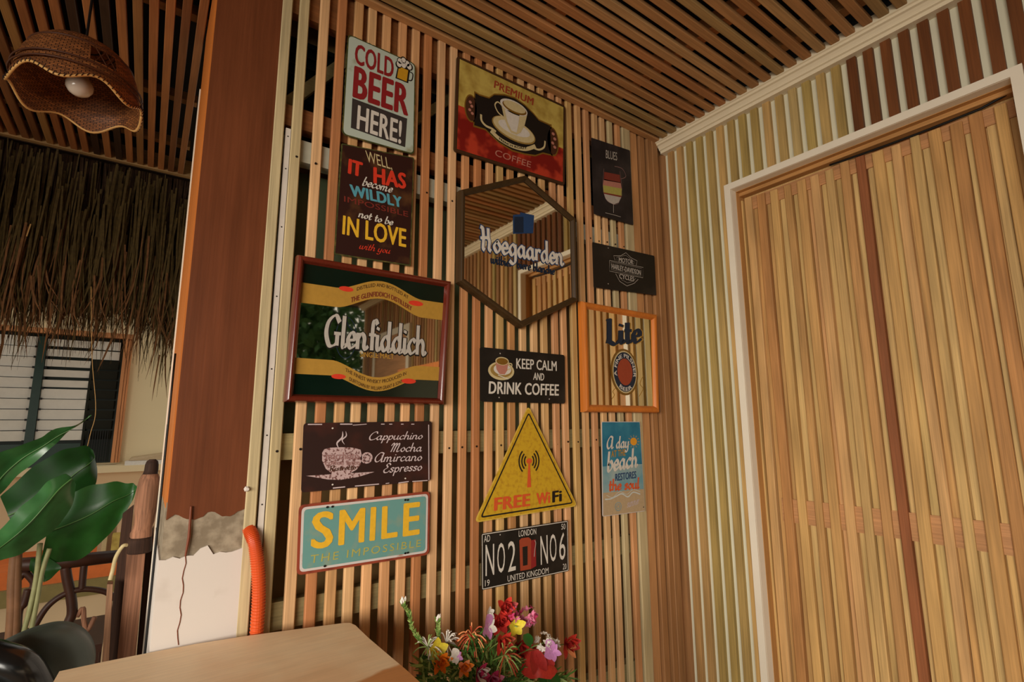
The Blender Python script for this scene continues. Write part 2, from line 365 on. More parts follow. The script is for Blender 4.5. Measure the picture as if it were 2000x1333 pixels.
sy = MB().prism([(-0.0105, 0, 0.02), (-0.0105, 0, 0.0015), (-0.009, 0, 0), (0.009, 0, 0), (0.0105, 0, 0.0015), (0.0105, 0, 0.02)][::-1], (0, 2.533 - YBACK, 0)); sym = mesh_from(sy, 'slat', 'ceiling_y')
x = 0.030; k = 0
while x > -1.6:
    o = inst('slat', sym, c2, (x, YBACK, CZ + rc.uniform(-.001, .001)), (0, 0, 0), 'ceiling_dark' if k in (6, 8) else None); x -= 0.0355; k += 1
for y in (1.95, 2.30, 1.5, 0.9):
    MB().box((-1.6, y, CZ + 0.0215), (0.05, y + 0.03, CZ + 0.05)).build('batten', 'ceiling_x', c2)
tag(MB().box((0.052, YBACK, CZ - 0.006), (0.072, 1.185, CZ + 0.07)).build('trim_2', 'ceiling_y'), kind='structure')

# --- pillar
px0, px1, pyf, pyb = 0.046, 0.1795, 1.182, 1.60
ZC = -0.175; ZW = -0.245
pl = empty('pillar', ((px0 + px1) / 2, 1.3, FLOOR), 'square pillar clad in brown boards above a bare grey band and white painted foot', 'pillar')
rgd = random.Random(4); lowz = [ZC + .008 * math.sin(i * .7) + rgd.uniform(-.003, .003) for i in range(21)]
MB().prism([(px0 + .002, pyf, CZ + .07)] + [(px0 + .002 + (px1 - px0 - .002) * i / 20, pyf, lowz[i]) for i in range(21)] + [(px1, pyf, CZ + .07)], (0, pyb - pyf, 0)).build('wood_cladding', 'pillar_wood', pl)
MB().box((px0 - 0.001, pyf + 0.002, ZC + .02), (px0 + 0.002, 1.55, CZ - .0)).build('side_board', 'pillar_edge', pl)
MB().box((px0 - 0.004, 1.548, ZC - .8), (px0 + 0.002, 1.56, 0.92)).build('edge_strip', 'white_paint', pl)
# ragged lower edge of the plaster band
g = MB(); n = 14; top = []
for i in range(n + 1):
    top.append((px0 + (px1 + .004 - px0) * i / n, ZC + 0.03))
g.prism([(px0, pyf + .0015, ZW - .01)] + [(px1 + .002, pyf + .0015, ZW - .01)] + [(x, pyf + .0015, z) for x, z in top[::-1]], (0, pyb - pyf, 0)); g.build('plaster_band', 'plaster_grey', pl)
g = MB(); top = [(px0 - .003 + (px1 + .019 - px0) * i / n, ZW + random.uniform(-.004, .004) + (0.014 if i in (6, 7) else 0)) for i in range(n + 1)]
g.prism([(px0 - .003, pyf - .002, FLOOR), (px1 + .016, pyf - .002, FLOOR)] + [(x, pyf - .002, z) for x, z in top[::-1]], (0, pyb - pyf, 0)); g.build('painted_foot', 'plaster_white', pl)
MB().tube([(0.086, pyf - 0.003, ZC + 0.02), (0.087, pyf - .003, -.21), (0.084, pyf - .003, -.245)], [0.0022, 0.003, 0.0018], 6).tube([(0.084 + .002 * math.sin(i * 1.7), pyf - 0.0025, -.245 - .155 * i / 12) for i in range(13)], 0.0008, 5).build('paint_drip', flat('rust_drip', (112, 54, 26), 0.6), pl)
tag(MB().tube([(px0 - .006, 1.30, 0.15 - 1.0 * i / 10) for i in range(11)], 0.0022, 6).tube([(px0 - .006, 1.34, 0.0 - .9 * i / 10) for i in range(11)], 0.0015, 6).build('cable', 'black', smooth=True), 'thin black cable running down the left side of the pillar', 'cable')
MB().lathe((0.180, 1.18, -0.130), [(0.006, 0), (0.003, 0.008)], 7, (0, -1, 0)).build('plaster_lump', 'plaster_white', pl)

# --- trunking strip with screws
ts = empty('cable_trunking', (0.211, 1.19, FLOOR), 'narrow white plastic strip with screws, upright between the first slats beside the pillar', 'cable strip')
zt = A(569, 253, 1.185)[1]
MB().box((0.2055, 1.184, FLOOR + .02), (0.2165, 1.197, zt)).build('strip', 'trunking_plastic', ts)
for z in [zt - .02, zt - .10, zt - .24, zt - .40, zt - .56, zt - .70, zt - .84]:
    MB().lathe((0.211, 1.1845, z), [(0.002, 0), (0.0015, .001)], 8, (0, -1, 0)).build('screw', 'dark_screw', ts)

# --- orange corrugated conduit
ctrl = [P3(482, 1030, 1.20), P3(487, 1036, 1.185), P3(495, 1055, 1.17), P3(501, 1085, 1.165), P3(505, 1130, 1.165), P3(505, 1180, 1.165), P3(501, 1240, 1.165), P3(496, 1320, 1.165), P3(490, 1420, 1.165)]
def catmull(pts, n):
    pts = [Vector(p) for p in pts]; out = []
    for i in range(len(pts) - 1):
        a = pts[max(i - 1, 0)]; b = pts[i]; c = pts[i + 1]; d = pts[min(i + 2, len(pts) - 1)]
        for k in range(n):
            t = k / n; out.append(0.5 * ((2 * b) + (c - a) * t + (2 * a - 5 * b + 4 * c - d) * t * t + (3 * b - a - 3 * c + d) * t ** 3))
    out.append(pts[-1]); return out
pth = catmull(ctrl, 36); rr_ = [0.0118 + (0.0012 if (i % 4) in (0, 1) else -0.0012) for i in range(len(pth))]
tag(MB().tube(pth, rr_, 16).build('conduit', 'conduit_orange', smooth=False), 'bright orange corrugated conduit curving down beside the white pillar foot', 'conduit')
# ------------------------------------------------------------------ print helpers
LAY = 0.00035
_tcache = {}
def text_shape(s, bold=0.0, space=1.0):
    key = (s, bold, space)
    if key in _tcache: return _tcache[key]
    cu = bpy.data.curves.new('tmp', 'FONT'); cu.body = s; cu.size = 1; cu.resolution_u = 3; cu.space_character = space + bold * 1.2
    ob = bpy.data.objects.new('tmp', cu); COL.objects.link(ob)
    dg = bpy.context.evaluated_depsgraph_get(); dg.update()
    me = bpy.data.meshes.new_from_object(ob.evaluated_get(dg))
    vs = [(v.co.x, v.co.y) for v in me.vertices]; fs = [list(p.vertices) for p in me.polygons]
    bpy.data.objects.remove(ob); bpy.data.curves.remove(cu); bpy.data.meshes.remove(me)
    if bold:
        v0, f0 = vs, fs; vs, fs = [], []
        for kk, (dx, dy) in enumerate(((-1, 0), (-.5, -.4), (-.5, .4), (.5, -.4), (.5, .4), (1, 0))):
            fs = fs + [[i + len(vs) for i in f] for f in f0]; vs = vs + [(p + dx * bold, q + dy * bold, kk * .13) for p, q in v0]
    x0 = min(v[0] for v in vs); x1 = max(v[0] for v in vs); y1 = max(v[1] for v in vs)
    y0 = 0 if not any(c in s for c in 'Q') else 0
    vs = [((v[0] - x0) / (x1 - x0), (v[1] - y0) / (y1 - y0), v[2] if len(v) > 2 else 0) for v in vs]
    _tcache[key] = (vs, fs); return vs, fs
# pen-stroke letters (script and blackletter): x-height .5, ascender 1
G = {
 'a': (.60, [[(.42, .40), (.25, .5), (.06, .25), (.2, 0), (.42, .2)], [(.42, .5), (.42, .12), (.5, 0), (.6, .1)]]),
 'b': (.50, [[(.08, 1), (.08, .12), (.22, 0), (.42, .22), (.28, .5), (.08, .3)]]),
 'c': (.46, [[(.4, .42), (.24, .5), (.05, .25), (.2, 0), (.44, .12)]]),
 'd': (.60, [[(.42, .38), (.25, .5), (.06, .25), (.2, 0), (.42, .2)], [(.42, 1), (.42, .12), (.5, 0), (.6, .1)]]),
 'e': (.48, [[(.08, .24), (.38, .27)], [(.38, .27), (.37, .42), (.22, .5), (.06, .26), (.2, 0), (.46, .12)]]),
 'f': (.38, [[(.42, .88), (.32, 1), (.2, .85), (.2, 0)], [(.04, .5), (.36, .5)]]),
 'g': (.56, [[(.42, .38), (.25, .5), (.06, .25), (.2, 0), (.42, .2)], [(.42, .5), (.42, -.2), (.25, -.38), (.06, -.28)]]),
 'h': (.58, [[(.08, 1), (.08, 0)], [(.08, .3), (.26, .5), (.4, .36), (.4, .1), (.48, 0), (.58, .1)]]),
 'i': (.26, [[(.08, .5), (.08, .1), (.16, 0), (.26, .1)], [(.08, .70), (.10, .76)]]),
 'l': (.26, [[(.08, 1), (.08, .1), (.16, 0), (.26, .1)]]),
 'm': (.86, [[(.06, .5), (.06, 0)], [(.06, .3), (.2, .5), (.32, .38), (.32, 0)], [(.32, .3), (.47, .5), (.6, .38), (.6, .1), (.7, 0), (.8, .1)]]),
 'n': (.58, [[(.06, .5), (.06, 0)], [(.06, .3), (.22, .5), (.38, .38), (.38, .1), (.47, 0), (.58, .1)]]),
 'o': (.50, [[(.24, .5), (.05, .25), (.24, 0), (.43, .25), (.24, .5)]]),
 'p': (.52, [[(.08, .5), (.08, -.4)], [(.08, .3), (.26, .5), (.43, .25), (.26, 0), (.08, .12)]]),
 'r': (.40, [[(.08, .5), (.08, 0)], [(.08, .28), (.2, .48), (.36, .44)]]),
 's': (.42, [[(.36, .42), (.2, .5), (.08, .38), (.32, .15), (.2, 0), (.04, .08)]]),
 't': (.36, [[(.14, .82), (.14, .12), (.24, 0), (.36, .1)], [(.01, .5), (.32, .5)]]),
 'u': (.58, [[(.06, .5), (.06, .15), (.2, 0), (.4, .2)], [(.4, .5), (.4, .1), (.48, 0), (.58, .1)]]),
 'w': (.80, [[(.06, .5), (.06, .15), (.18, 0), (.34, .2), (.34, .5)], [(.34, .2), (.46, 0), (.64, .2), (.64, .5), (.76, .46)]]),
 'y': (.56, [[(.06, .5), (.06, .15), (.2, 0), (.4, .2)], [(.4, .5), (.4, -.2), (.25, -.38), (.06, -.28)]]),
 'R': (.74, [[(.14, .96), (.14, 0)], [(0, .86), (.2, 1), (.56, .9), (.5, .58), (.14, .5)], [(.3, .5), (.5, .12), (.66, 0), (.76, .1)]]),
 'A': (.86, [[(.56, .62), (.66, .9), (.36, 1), (.08, .6), (.08, .2), (.3, 0), (.58, .3), (.66, .95)], [(.66, .95), (.66, .12), (.76, 0), (.88, .1)]]),
 'C': (.70, [[(.62, .78), (.5, 1), (.2, .85), (.04, .4), (.2, .02), (.5, .05), (.7, .22)]]),
 'E': (.64, [[(.56, .82), (.38, 1), (.2, .82), (.36, .56), (.1, .3), (.2, .02), (.46, .02), (.62, .2)]]),
 'G': (.78, [[(.64, .80), (.44, 1), (.14, .78), (.06, .4), (.22, .03), (.44, .03), (.58, .14)], [(.58, .42), (.58, .05)], [(.44, .42), (.72, .42)]]),
 'H': (.80, [[(.04, 1.0), (.16, .92), (.2, .5), (.18, .1), (.26, .0)], [(.1, .52), (.34, .56), (.5, .54), (.56, .4), (.54, .1), (.64, 0)], [(.48, .98), (.5, .55)], [(.04, .5), (.3, .54)]]),
 'L': (.64, [[(.06, .95), (.22, 1)], [(.18, 1), (.18, .08)], [(.06, .10), (.2, .06), (.44, -.04), (.62, .08)]]),
 'M': (1.0, [[(.04, .7), (.16, 1), (.26, .8), (.18, 0)], [(.22, .5), (.4, .95), (.5, .85), (.42, 0)], [(.46, .5), (.66, .95), (.76, .8), (.7, .12), (.8, 0), (.94, .12)]]),
 "'": (.2, [[(.1, .95), (.06, .8)]]), '.': (.2, [[(.08, .03), (.1, .05)]]),
 ' ': (.34, [])}
def stroke_shape(s, thick=.13, thin=.04, nib=40, slant=0.0, smooth=True, grow=0.0):
    vs, fs = [], []; x = 0; na = math.radians(nib); ns = 0
    for ch in s:
        adv, strokes = G[ch]
        for st in strokes:
            p = [Vector((a + x, b, 0)) for a, b in st]
            if smooth and len(p) > 2: p = catmull(p, 5)
            n = len(p); base = len(vs); ns += 1
            for i, q in enumerate(p):
                d = (p[min(i + 1, n - 1)] - p[max(i - 1, 0)]).normalized()
                a = math.atan2(d.y, d.x); w = (thin + (thick - thin) * abs(math.sin(a - na))) / 2 + grow
                nr = Vector((-d.y, d.x, 0)) * w
                e = d * (grow + thin * .3) * (-1 if i == 0 else (1 if i == n - 1 else 0))
                for v in (q + e - nr, q + e + nr): vs.append((v.x + v.y * slant, v.y, (ns % 6) * .13))
            fs += [[base + 2 * i, base + 2 * i + 2, base + 2 * i + 3, base + 2 * i + 1] for i in range(n - 1)]
        x += adv
    return vs, fs, x
class Sign:
    def __init__(s, name, label, cat, corners, Y=1.17, group=None, fit=True):
        s.Y = Y; s.q = [A(px, py, Y) for px, py in corners]
        xs_ = [p.x for p in s.q]; zs_ = [p.y for p in s.q]
        s.root = empty(name, (sum(xs_) / len(xs_), Y, min(zs_)), label, cat, group); s.b = {}; s.top = Y
    def mb(s, part, mat): return s.b.setdefault((part, mat), MB())
    def put(s, pts, layer): return [(p[0], s.top - LAY * (layer + (p[2] if len(p) > 2 else 0)), p[1]) for p in pts]
    def shape(s, part, mat, vs, fs, layer): s.mb(part, mat).add(s.put(vs, layer), fs)
    def poly(s, part, mat, pts, layer, px=True):
        if px: pts = [A(a, b, s.top) for a, b in pts]
        v = s.put(pts, layer)
        s.mb(part, mat).add(v, [list(range(len(v)))])
    def line(s, part, mat, pts, w, layer, px=True, closed=False, sm=True, taper=False):
        if px: pts = [A(a, b, s.top) for a, b in pts]
        p = [Vector((a[0], a[1], 0)) for a in pts]
        if closed: p.append(p[0])
        if sm and len(p) > 2: p = catmull(p, 5)
        vs = []; n = len(p)
        for i, q in enumerate(p):
            d = (p[min(i + 1, n - 1)] - p[max(i - 1, 0)]).normalized(); nr = Vector((-d.y, d.x, 0)) * w / 2 * (math.sin(PI * (i + .3) / (n + .1)) if taper else 1)
            vs += [(q - nr)[:2], (q + nr)[:2]]
        s.shape(part, mat, vs, [[2 * i, 2 * i + 2, 2 * i + 3, 2 * i + 1] for i in range(n - 1)], layer)
    def ell(s, part, mat, c, rx, rz, layer, px=True, n=32, a0=0, a1=2 * PI, rot=0):
        if px:
            cc = A(c[0], c[1], s.top); rx = abs(A(c[0] + rx, c[1], s.top).x - cc.x); rz = abs(A(c[0], c[1] - rz, s.top).y - cc.y)
        else: cc = c
        pts = []
        for k in range(n + (0 if a1 - a0 > 6.2 else 1)):
            a = a0 + (a1 - a0) * k / n; u, v = rx * math.cos(a), rz * math.sin(a)
            pts.append((cc[0] + u * math.cos(rot) - v * math.sin(rot), cc[1] + u * math.sin(rot) + v * math.cos(rot)))
        s.poly(part, mat, pts, layer, False)
    def ring(s, part, mat, c, rx, rz, w, layer, px=True, a0=0, a1=2 * PI, n=32):
        if px:
            cc = A(c[0], c[1], s.top); rx = abs(A(c[0] + rx, c[1], s.top).x - cc.x); rz = abs(A(c[0], c[1] - rz, s.top).y - cc.y)
        else: cc = c
        vs = []
        for k in range(n + 1):
            a = a0 + (a1 - a0) * k / n
            vs += [(cc[0] + (rx - w / 2) * math.cos(a), cc[1] + (rz - w / 2) * math.sin(a)), (cc[0] + (rx + w / 2) * math.cos(a), cc[1] + (rz + w / 2) * math.sin(a))]
        s.shape(part, mat, vs, [[2 * i, 2 * i + 1, 2 * i + 3, 2 * i + 2] for i in range(n)], layer)
    def text(s, part, mat, txt, bl, br, tl, layer, bold=0.0, px=True, f=None, space=1.0, stroke=None, shift=(0, 0)):
        """bl, br: photo points of the baseline's ends; tl: photo point of the cap height above bl"""
        if stroke is None: vs, fs = text_shape(txt, bold, space)
        else:
            vs, fs, adv = stroke_shape(txt, **stroke); g = dict(stroke); g['grow'] = 0
            v0, _, _ = stroke_shape(txt, **g); x0 = min(v[0] for v in v0); x1 = max(v[0] for v in v0)
            vs = [((v[0] - x0) / (x1 - x0), v[1], v[2]) for v in vs]
        if f is None:
            if px: bl, br, tl = [A(p[0], p[1], s.top) for p in (bl, br, tl)]
            bl = Vector(bl); ex = Vector(br) - bl; ey = Vector(tl) - bl
            f = lambda u, v: bl + ex * u + ey * v
        pts = []
        for w_ in vs:
            p = f(w_[0], w_[1]); pts.append((p[0] + shift[0], p[1] + shift[1], w_[2]))
        s.nt = getattr(s, 'nt', 0) + 1
        s.shape(part + '#%d' % s.nt, mat, pts, fs, layer)
    def arc_text(s, part, mat, txt, c, rx, rz, a0, a1, h, layer, inward=False, bold=0, px=True):
        if px:
            cc = A(c[0], c[1], s.top); rx = abs(A(c[0] + rx, c[1], s.top).x - cc.x); rz = abs(A(c[0], c[1] - rz, s.top).y - cc.y)
        else: cc = c
        a0, a1 = math.radians(a0), math.radians(a1)
        def f(u, v):
            a = a0 + (a1 - a0) * u; hh = -v * h if inward else v * h
            return (cc[0] + (rx + hh) * math.cos(a), cc[1] + (rz + hh) * math.sin(a))
        # finer division so the letters bend
        s.text(part, mat, txt, None, None, None, layer, bold=bold, f=f)
    def plate(s, mat, r=0.012, t=0.0014, part='plate', q=None, rag=0.0, lift=0.0):
        q = q or s.q; pts = rounded(q, r)
        if rag:
            rr = random.Random(len(pts) + int(q[0][0] * 1000)); c = sum((Vector(p) for p in q), Vector((0, 0))) / len(q)
            dense = []
            for i in range(len(pts)):
                a, b = Vector(pts[i]), Vector(pts[(i + 1) % len(pts)]); m = max(1, int((b - a).length / 0.006))
                dense += [a.lerp(b, k / m) for k in range(m)]
            pts = [p + (p - c).normalized() * rr.uniform(-rag, rag * .4) for p in dense]
        s.mb(part, mat).prism([(p[0], s.Y, p[1]) for p in pts], (0, t, 0)); return pts
    def inset(s, d, q=None):
        q = q or s.q; n = len(q); out = []
        c = sum((Vector(p) for p in q), Vector((0, 0))) / n
        for i in range(n):
            p, a, b = Vector(q[i]), Vector(q[i - 1]), Vector(q[(i + 1) % n])
            u = (a - p).normalized(); v = (b - p).normalized(); sn = abs(u.x * v.y - u.y * v.x)
            out.append(p + (u + v) * d / sn)
        return out
    def fill(s, part, mat, d, r, layer):
        s.poly(part, mat, rounded(s.inset(d), r), layer, False)
    def band(s, part, mat, d0, d1, layer, r=0.01):
        a = rounded(s.inset(d0), r); b = rounded(s.inset(d1), max(r - (d1 - d0), .001)); n = len(a)
        s.shape(part, mat, [tuple(p) for p in a] + [tuple(p) for p in b], [[i, (i + 1) % n, (i + 1) % n + n, i + n] for i in range(n)], layer)
    def hole(s, px, py, mat='dark_screw', r=0.0022):
        s.ell('fixing#%d_%d' % (px, py), mat, A(px, py, s.top), r, r * .8, 6, px=False, n=10)
    def frame(s, w, depth, mat, prof=8, flatp=False, back=1.168):
        """mitred picture frame round polygon q, standing out to Y"""
        n = len(s.q); rows = []
        for k in range(prof + 1):
            t = k / prof; d = w * t
            dep = s.Y + depth * (1 - math.sin(PI * min(1, t * 1.15)) ** 0.6) * 0.65 if not flatp else (s.Y + (0.004 if k in (0, prof) else 0))
            if k == 0: dep = s.Y + depth
            if k == prof: dep = s.Y + depth
            rows.append([(p[0], dep, p[1]) for p in s.inset(d)])
        rows.insert(0, [(p[0], back + .008, p[1]) for p in s.q]); vs = [v for r in rows for v in r]; m = len(rows)
        s.mb('frame', mat).add(vs, [[i * n + k_, i * n + (k_ + 1) % n, (i + 1) * n + (k_ + 1) % n, (i + 1) * n + k_] for i in range(m - 1) for k_ in range(n)])
    def flush(s):
        for (part, mat), mb in s.b.items():
            o = mb.build(part.split('#')[0], mat, s.root)
            if part == 'frame':
                for p in o.data.polygons: p.use_smooth = False
def rounded(q, r, n=5):
    q = [Vector(p) for p in q]; out = []; m = len(q)
    for i in range(m):
        p, a, b = q[i], q[i - 1], q[(i + 1) % m]
        u = (a - p).normalized(); v = (b - p).normalized()
        ang = u.angle(v); d = min(r / math.tan(ang / 2), (a - p).length * .45, (b - p).length * .45); s_ = p + u * d; e = p + v * d
        for k in range(n + 1):
            t = k / n; out.append(s_ * (1 - t) ** 2 + p * 2 * t * (1 - t) + e * t * t)
    return out

# print colours
for nm, c in dict(p_red=(134, 30, 32), p_white=(206, 198, 186), p_cream=(196, 178, 132), p_black=(24, 20, 18), p_yellow=(222, 172, 44), p_beer=(190, 140, 30),
                  p_red2=(206, 56, 34), p_maroon=(120, 44, 34), p_teal=(84, 150, 164), p_gold=(170, 128, 50), p_gold2=(120, 84, 26), p_orange=(206, 84, 40),
                  p_silver=(176, 168, 158), p_blue=(30, 60, 100), p_lilac=(196, 178, 178), p_sand=(176, 152, 118), p_navy=(20, 36, 56), p_brick=(150, 62, 38),
                  p_brown=(70, 40, 24), p_pink=(176, 116, 100), p_lime=(168, 160, 80), p_dgrey=(54, 48, 46), p_wave=(190, 196, 190), p_sun=(220, 150, 40),
                  p_ochre=(150, 120, 60), p_mauve=(150, 112, 108)).items():
    flat(nm, c, 0.45, 0.4, var=0.07, scale=120)
worn('plate_beer', (176, 186, 172), (148, 150, 122), 0.66, 0.06, 20); worn('edge_green', (62, 66, 32), (110, 96, 48), 0.6, 0.1, 60)
worn('plate_well', (46, 20, 14), (84, 52, 26), 0.60, 0.08, 14); worn('plate_cappuccino', (44, 24, 20), (78, 36, 26), 0.62, 0.12, 9)
worn('plate_smile', (100, 146, 140), (128, 146, 128), 0.62, 0.10, 30); worn('edge_rust', (140, 62, 42), (104, 46, 34), 0.6, 0.1, 30)
worn('edge_white', (200, 190, 184), (170, 120, 96), 0.68, 0.05, 20)
worn('plate_black', (26, 24, 22), (44, 38, 34), 0.6, 0.1, 10, rough=0.35); worn('plate_yellow', (196, 156, 36), (170, 124, 30), 0.6, 0.12, 90, rough=0.5)
worn('plate_cocktail', (30, 26, 28), (56, 48, 48), 0.6, 0.15, 12); worn('print_gold', (190, 166, 84), (150, 120, 50), 0.55, 0.15, 22, det=3)
worn('print_swirl', (120, 22, 16), (176, 56, 34), 0.55, 0.06, 18, det=2); worn('print_cup', (186, 160, 158), (110, 74, 70), 0.55, 0.03, 160, det=2)
worn('plate_edge_yellow', (206, 172, 70), (176, 132, 40), 0.6, 0.1, 40)
worn('print_sea', (30, 104, 132), (58, 130, 150), 0.55, 0.12, 12); worn('print_sea2', (104, 150, 160), (150, 166, 162), 0.5, 0.12, 16)

# ------------------------------------------------------------------ 1 cold beer
s = Sign('tin_sign', 'pale tin sign reading COLD BEER HERE! with a beer mug, top left of the wall', 'sign', [(664, 262), (809, 303), (812, 125), (683, 66)])
s.q = [Vector(p) for p in [(s.q[0].x + .004, s.q[0].y), (s.q[1].x, s.q[1].y), (s.q[2].x, s.q[2].y), (s.q[0].x + .006, s.q[2].y + .003)]]
s.plate('edge_green', 0.014, rag=0.0012); s.poly('face', 'plate_beer', rounded(s.inset(0.0035), 0.012), 1, False)
s.text('lettering', 'p_red', 'COLD', (692, 123), (768, 153), (694, 84), 2, bold=.035); s.text('lettering', 'p_red', 'BEER', (688, 188), (797, 226), (692, 128), 2, bold=.045)
s.poly('lower_box', 'p_dgrey', [(685, 250), (791, 288), (795, 232), (688, 192)], 2)
s.text('lettering_white', 'p_white', 'HERE!', (696, 251), (783, 281), (699, 205), 3, bold=.03)
s.poly('mug', 'p_black', [(772, 153), (797, 163), (801, 134), (778, 124)], 2); s.poly('mug', 'p_beer', [(775, 152), (794, 160), (797, 138), (779, 130)], 3)
for a, b in [(781, 120), (788, 118), (795, 124), (800, 131), (778, 127)]: s.ell('mug', 'p_black', (a, b), 6, 7, 3)
for a, b in [(781, 120), (788, 119), (795, 125), (799, 131), (779, 126), (788, 128)]: s.ell('mug', 'p_white', (a, b), 4.6, 5.5, 4)
s.line('mug', 'p_black', [(799, 140), (806, 145), (804, 157), (797, 157)], 0.003, 2)
s.flush()
# ------------------------------------------------------------------ 2 well, it has become
s = Sign('tin_sign', 'dark brown tin sign reading WELL, IT HAS become WILDLY IMPOSSIBLE not to be IN LOVE', 'sign', [(652, 497), (802, 520), (809, 308), (667, 280)])
s.plate('edge_green', 0.004); s.poly('face', 'plate_well', rounded(s.inset(0.003), 0.003), 1, False)
s.text('lettering_yellow', 'p_cream', 'WELL,', (716, 316), (766, 332), (713, 294), 2, bold=.0)
s.text('lettering_red', 'p_red2', 'IT', (679, 338), (707, 346), (681, 310), 2, bold=.06); s.text('lettering_red', 'p_red2', 'HAS', (729, 357), (793, 369), (729, 326), 2, bold=.05)
s.text('lettering_white', 'p_white', 'become', (707, 362), (766, 377), (711, 345), 2, stroke=dict(thick=.16, thin=.05, slant=.2))
s.text('lettering_blue', 'p_teal', 'WILDLY', (684, 382), (786, 406), (682, 360), 2, bold=.05)
s.text('lettering_brown', 'p_maroon', 'IMPOSSIBLE', (672, 394), (797, 424), (672, 383), 2)
s.text('lettering_white', 'p_white', 'not to be', (699, 424), (768, 441), (700, 409), 2, stroke=dict(thick=.18, thin=.06, slant=.25))
s.text('lettering_yellow2', 'p_yellow', 'IN', (668, 457), (700, 464), (670, 421), 2, bold=.03); s.text('lettering_yellow2', 'p_yellow', 'LOVE', (713, 467), (793, 483), (714, 430), 2, bold=.03)
s.text('lettering_red', 'p_red2', 'with you', (701, 486), (762, 496), (703, 473), 2, stroke=dict(thick=.12, thin=.05, slant=.3))
s.flush()
# ------------------------------------------------------------------ 3 premium coffee
s = Sign('tin_sign', 'gold and red tin sign reading PREMIUM COFFEE with a white cup, in a dark edge', 'sign', [(887, 295), (1103, 362), (1104, 207), (893, 108)])
s.plate('frame_dark', 0.010, 0.006); s.band('border', 'p_brown', .0015, .005, 1, .008)
q = s.inset(0.0085); BL, BR, TR, TL = q; mid = 0.42
L_ = BL.lerp(TL, mid + .06); R_ = BR.lerp(TR, mid + .02)
s.poly('gold_ground', 'print_gold', [L_, R_, TR, TL], 1, False); s.poly('red_ground', 'print_swirl', [BL, BR, R_, L_], 1, False)
s.ell('medallion#a', 'p_gold2', (920, 212), 13, 27, 2); s.ell('medallion#a', 'p_brown', (920, 212), 11, 24, 3)
s.ell('medallion', 'p_gold2', (1079, 277), 12, 28, 2); s.ell('medallion', 'p_brown', (1079, 277), 10, 25, 3)
for i, (a, b) in enumerate([(918, 200), (921, 208), (917, 215), (922, 222), (1080, 262), (1083, 272), (1079, 280), (1083, 288)]): s.ell('bean#%d' % i, 'p_pink', (a, b), 3, 3, 4, n=8)
blk = [(928, 182), (936, 187), (955, 193), (965, 186), (985, 187), (1005, 193), (1025, 207), (1042, 224), (1052, 236), (1074, 246), (1076, 302), (1060, 298), (1045, 303), (1025, 300), (1000, 293), (975, 278), (958, 262), (948, 252), (926, 245)]
s.poly('dark_label', 'p_gold2', [(926, 178)] + [(a, b - 3) for a, b in blk[1:10]] + [(1077, 243), (1079, 305)] + [(a, b + 3) for a, b in blk[11:-1]] + [(924, 248)], 2)
s.poly('dark_label', 'p_black', blk, 3)
s.text('lettering_red', 'p_brick', 'PREMIUM', (964, 171), (1041, 206), (966, 157), 2, bold=.03)
s.text('lettering_pink', 'p_pink', 'COFFEE', (966, 304), (1036, 328), (968, 292), 2, bold=.0)
s.ell('cup', 'p_ochre', (1004, 255), 41, 21, 4, rot=-.05); s.ell('cup', 'p_cream', (1004, 254), 39, 19, 5, rot=-.05); s.ell('cup', 'p_white', (1004, 252), 30, 12, 6)
s.poly('cup', 'p_cream', [(978, 205), (984, 232), (990, 248), (997, 260), (1008, 264), (1016, 260), (1024, 245), (1029, 224), (1028, 222)], 7)
s.poly('cup', 'p_white', [(985, 215), (990, 238), (998, 256), (1008, 260), (1012, 240), (1014, 222)], 8)
s.ell('cup', 'p_white', (1003, 211), 26, 13, 8); s.ell('cup', 'p_gold2', (1004, 212), 23, 10.5, 9); s.ell('cup', 'p_cream', (1004, 210), 21, 9, 10)
s.line('cup', 'p_cream', [(982, 210), (972, 200), (966, 206), (972, 220), (981, 228)], 0.0042, 6)
s.line('banner', 'p_cream', [(939, 224), (940, 236), (948, 246), (960, 252), (968, 258)], 0.007, 5); s.line('banner', 'p_cream', [(1064, 276), (1062, 288), (1052, 293), (1040, 289)], 0.006, 5)
s.line('banner', 'p_cream', [(958, 256), (975, 272), (1000, 286), (1025, 292), (1045, 286)], 0.0125, 6)
c0 = [A(974, 273, s.top), A(1000, 288, s.top), A(1028, 292, s.top)]
def fbend(u, v, a=c0[0], b=c0[1], c=c0[2]): p = a * (1 - u) ** 2 + (b * 2 - (a + c) / 2) * 2 * u * (1 - u) + c * u * u; return p + Vector((0, .007)) * v
s.text('banner_lettering', 'p_black', 'FRENCH ROAST', None, None, None, 7, f=fbend, bold=.03)
s.flush()
# ------------------------------------------------------------------ 4 hexagonal mirror
s = Sign('hexagonal_mirror', 'six-sided mirror in a dark olive wooden frame with a blue square and white blackletter word', 'mirror', [(1022, 640), (1128, 585), (1129, 427), (1028, 341), (903, 370), (896, 549)], Y=1.150)
cx_ = sum(p.x for p in s.q) / 6; tz = max(p.y for p in s.q); bz = min(p.y for p in s.q)
xl, xr = (s.q[5].x + s.q[4].x) / 2, (s.q[1].x + s.q[2].x) / 2
zl = (s.q[5].y + s.q[1].y) / 2; zu = (s.q[4].y + s.q[2].y) / 2
s.q = [Vector((s.q[0].x, bz)), Vector((xr, zl)), Vector((xr, s.q[2].y)), Vector((s.q[3].x, tz)), Vector((xl, s.q[4].y)), Vector((xl, s.q[5].y))]
s.frame(0.0185, 0.010, 'frame_dark', prof=6); mq = s.inset(0.016)
s.top = 1.161
s.mb('mirror_glass', 'mirror').prism([(p.x, 1.161, p.y) for p in mq], (0, 0.003, 0))
s.poly('square_mark', 'p_blue', [(1002, 420), (1016, 419), (1016, 415), (1043, 421), (1041, 456), (1002, 457)], 2)
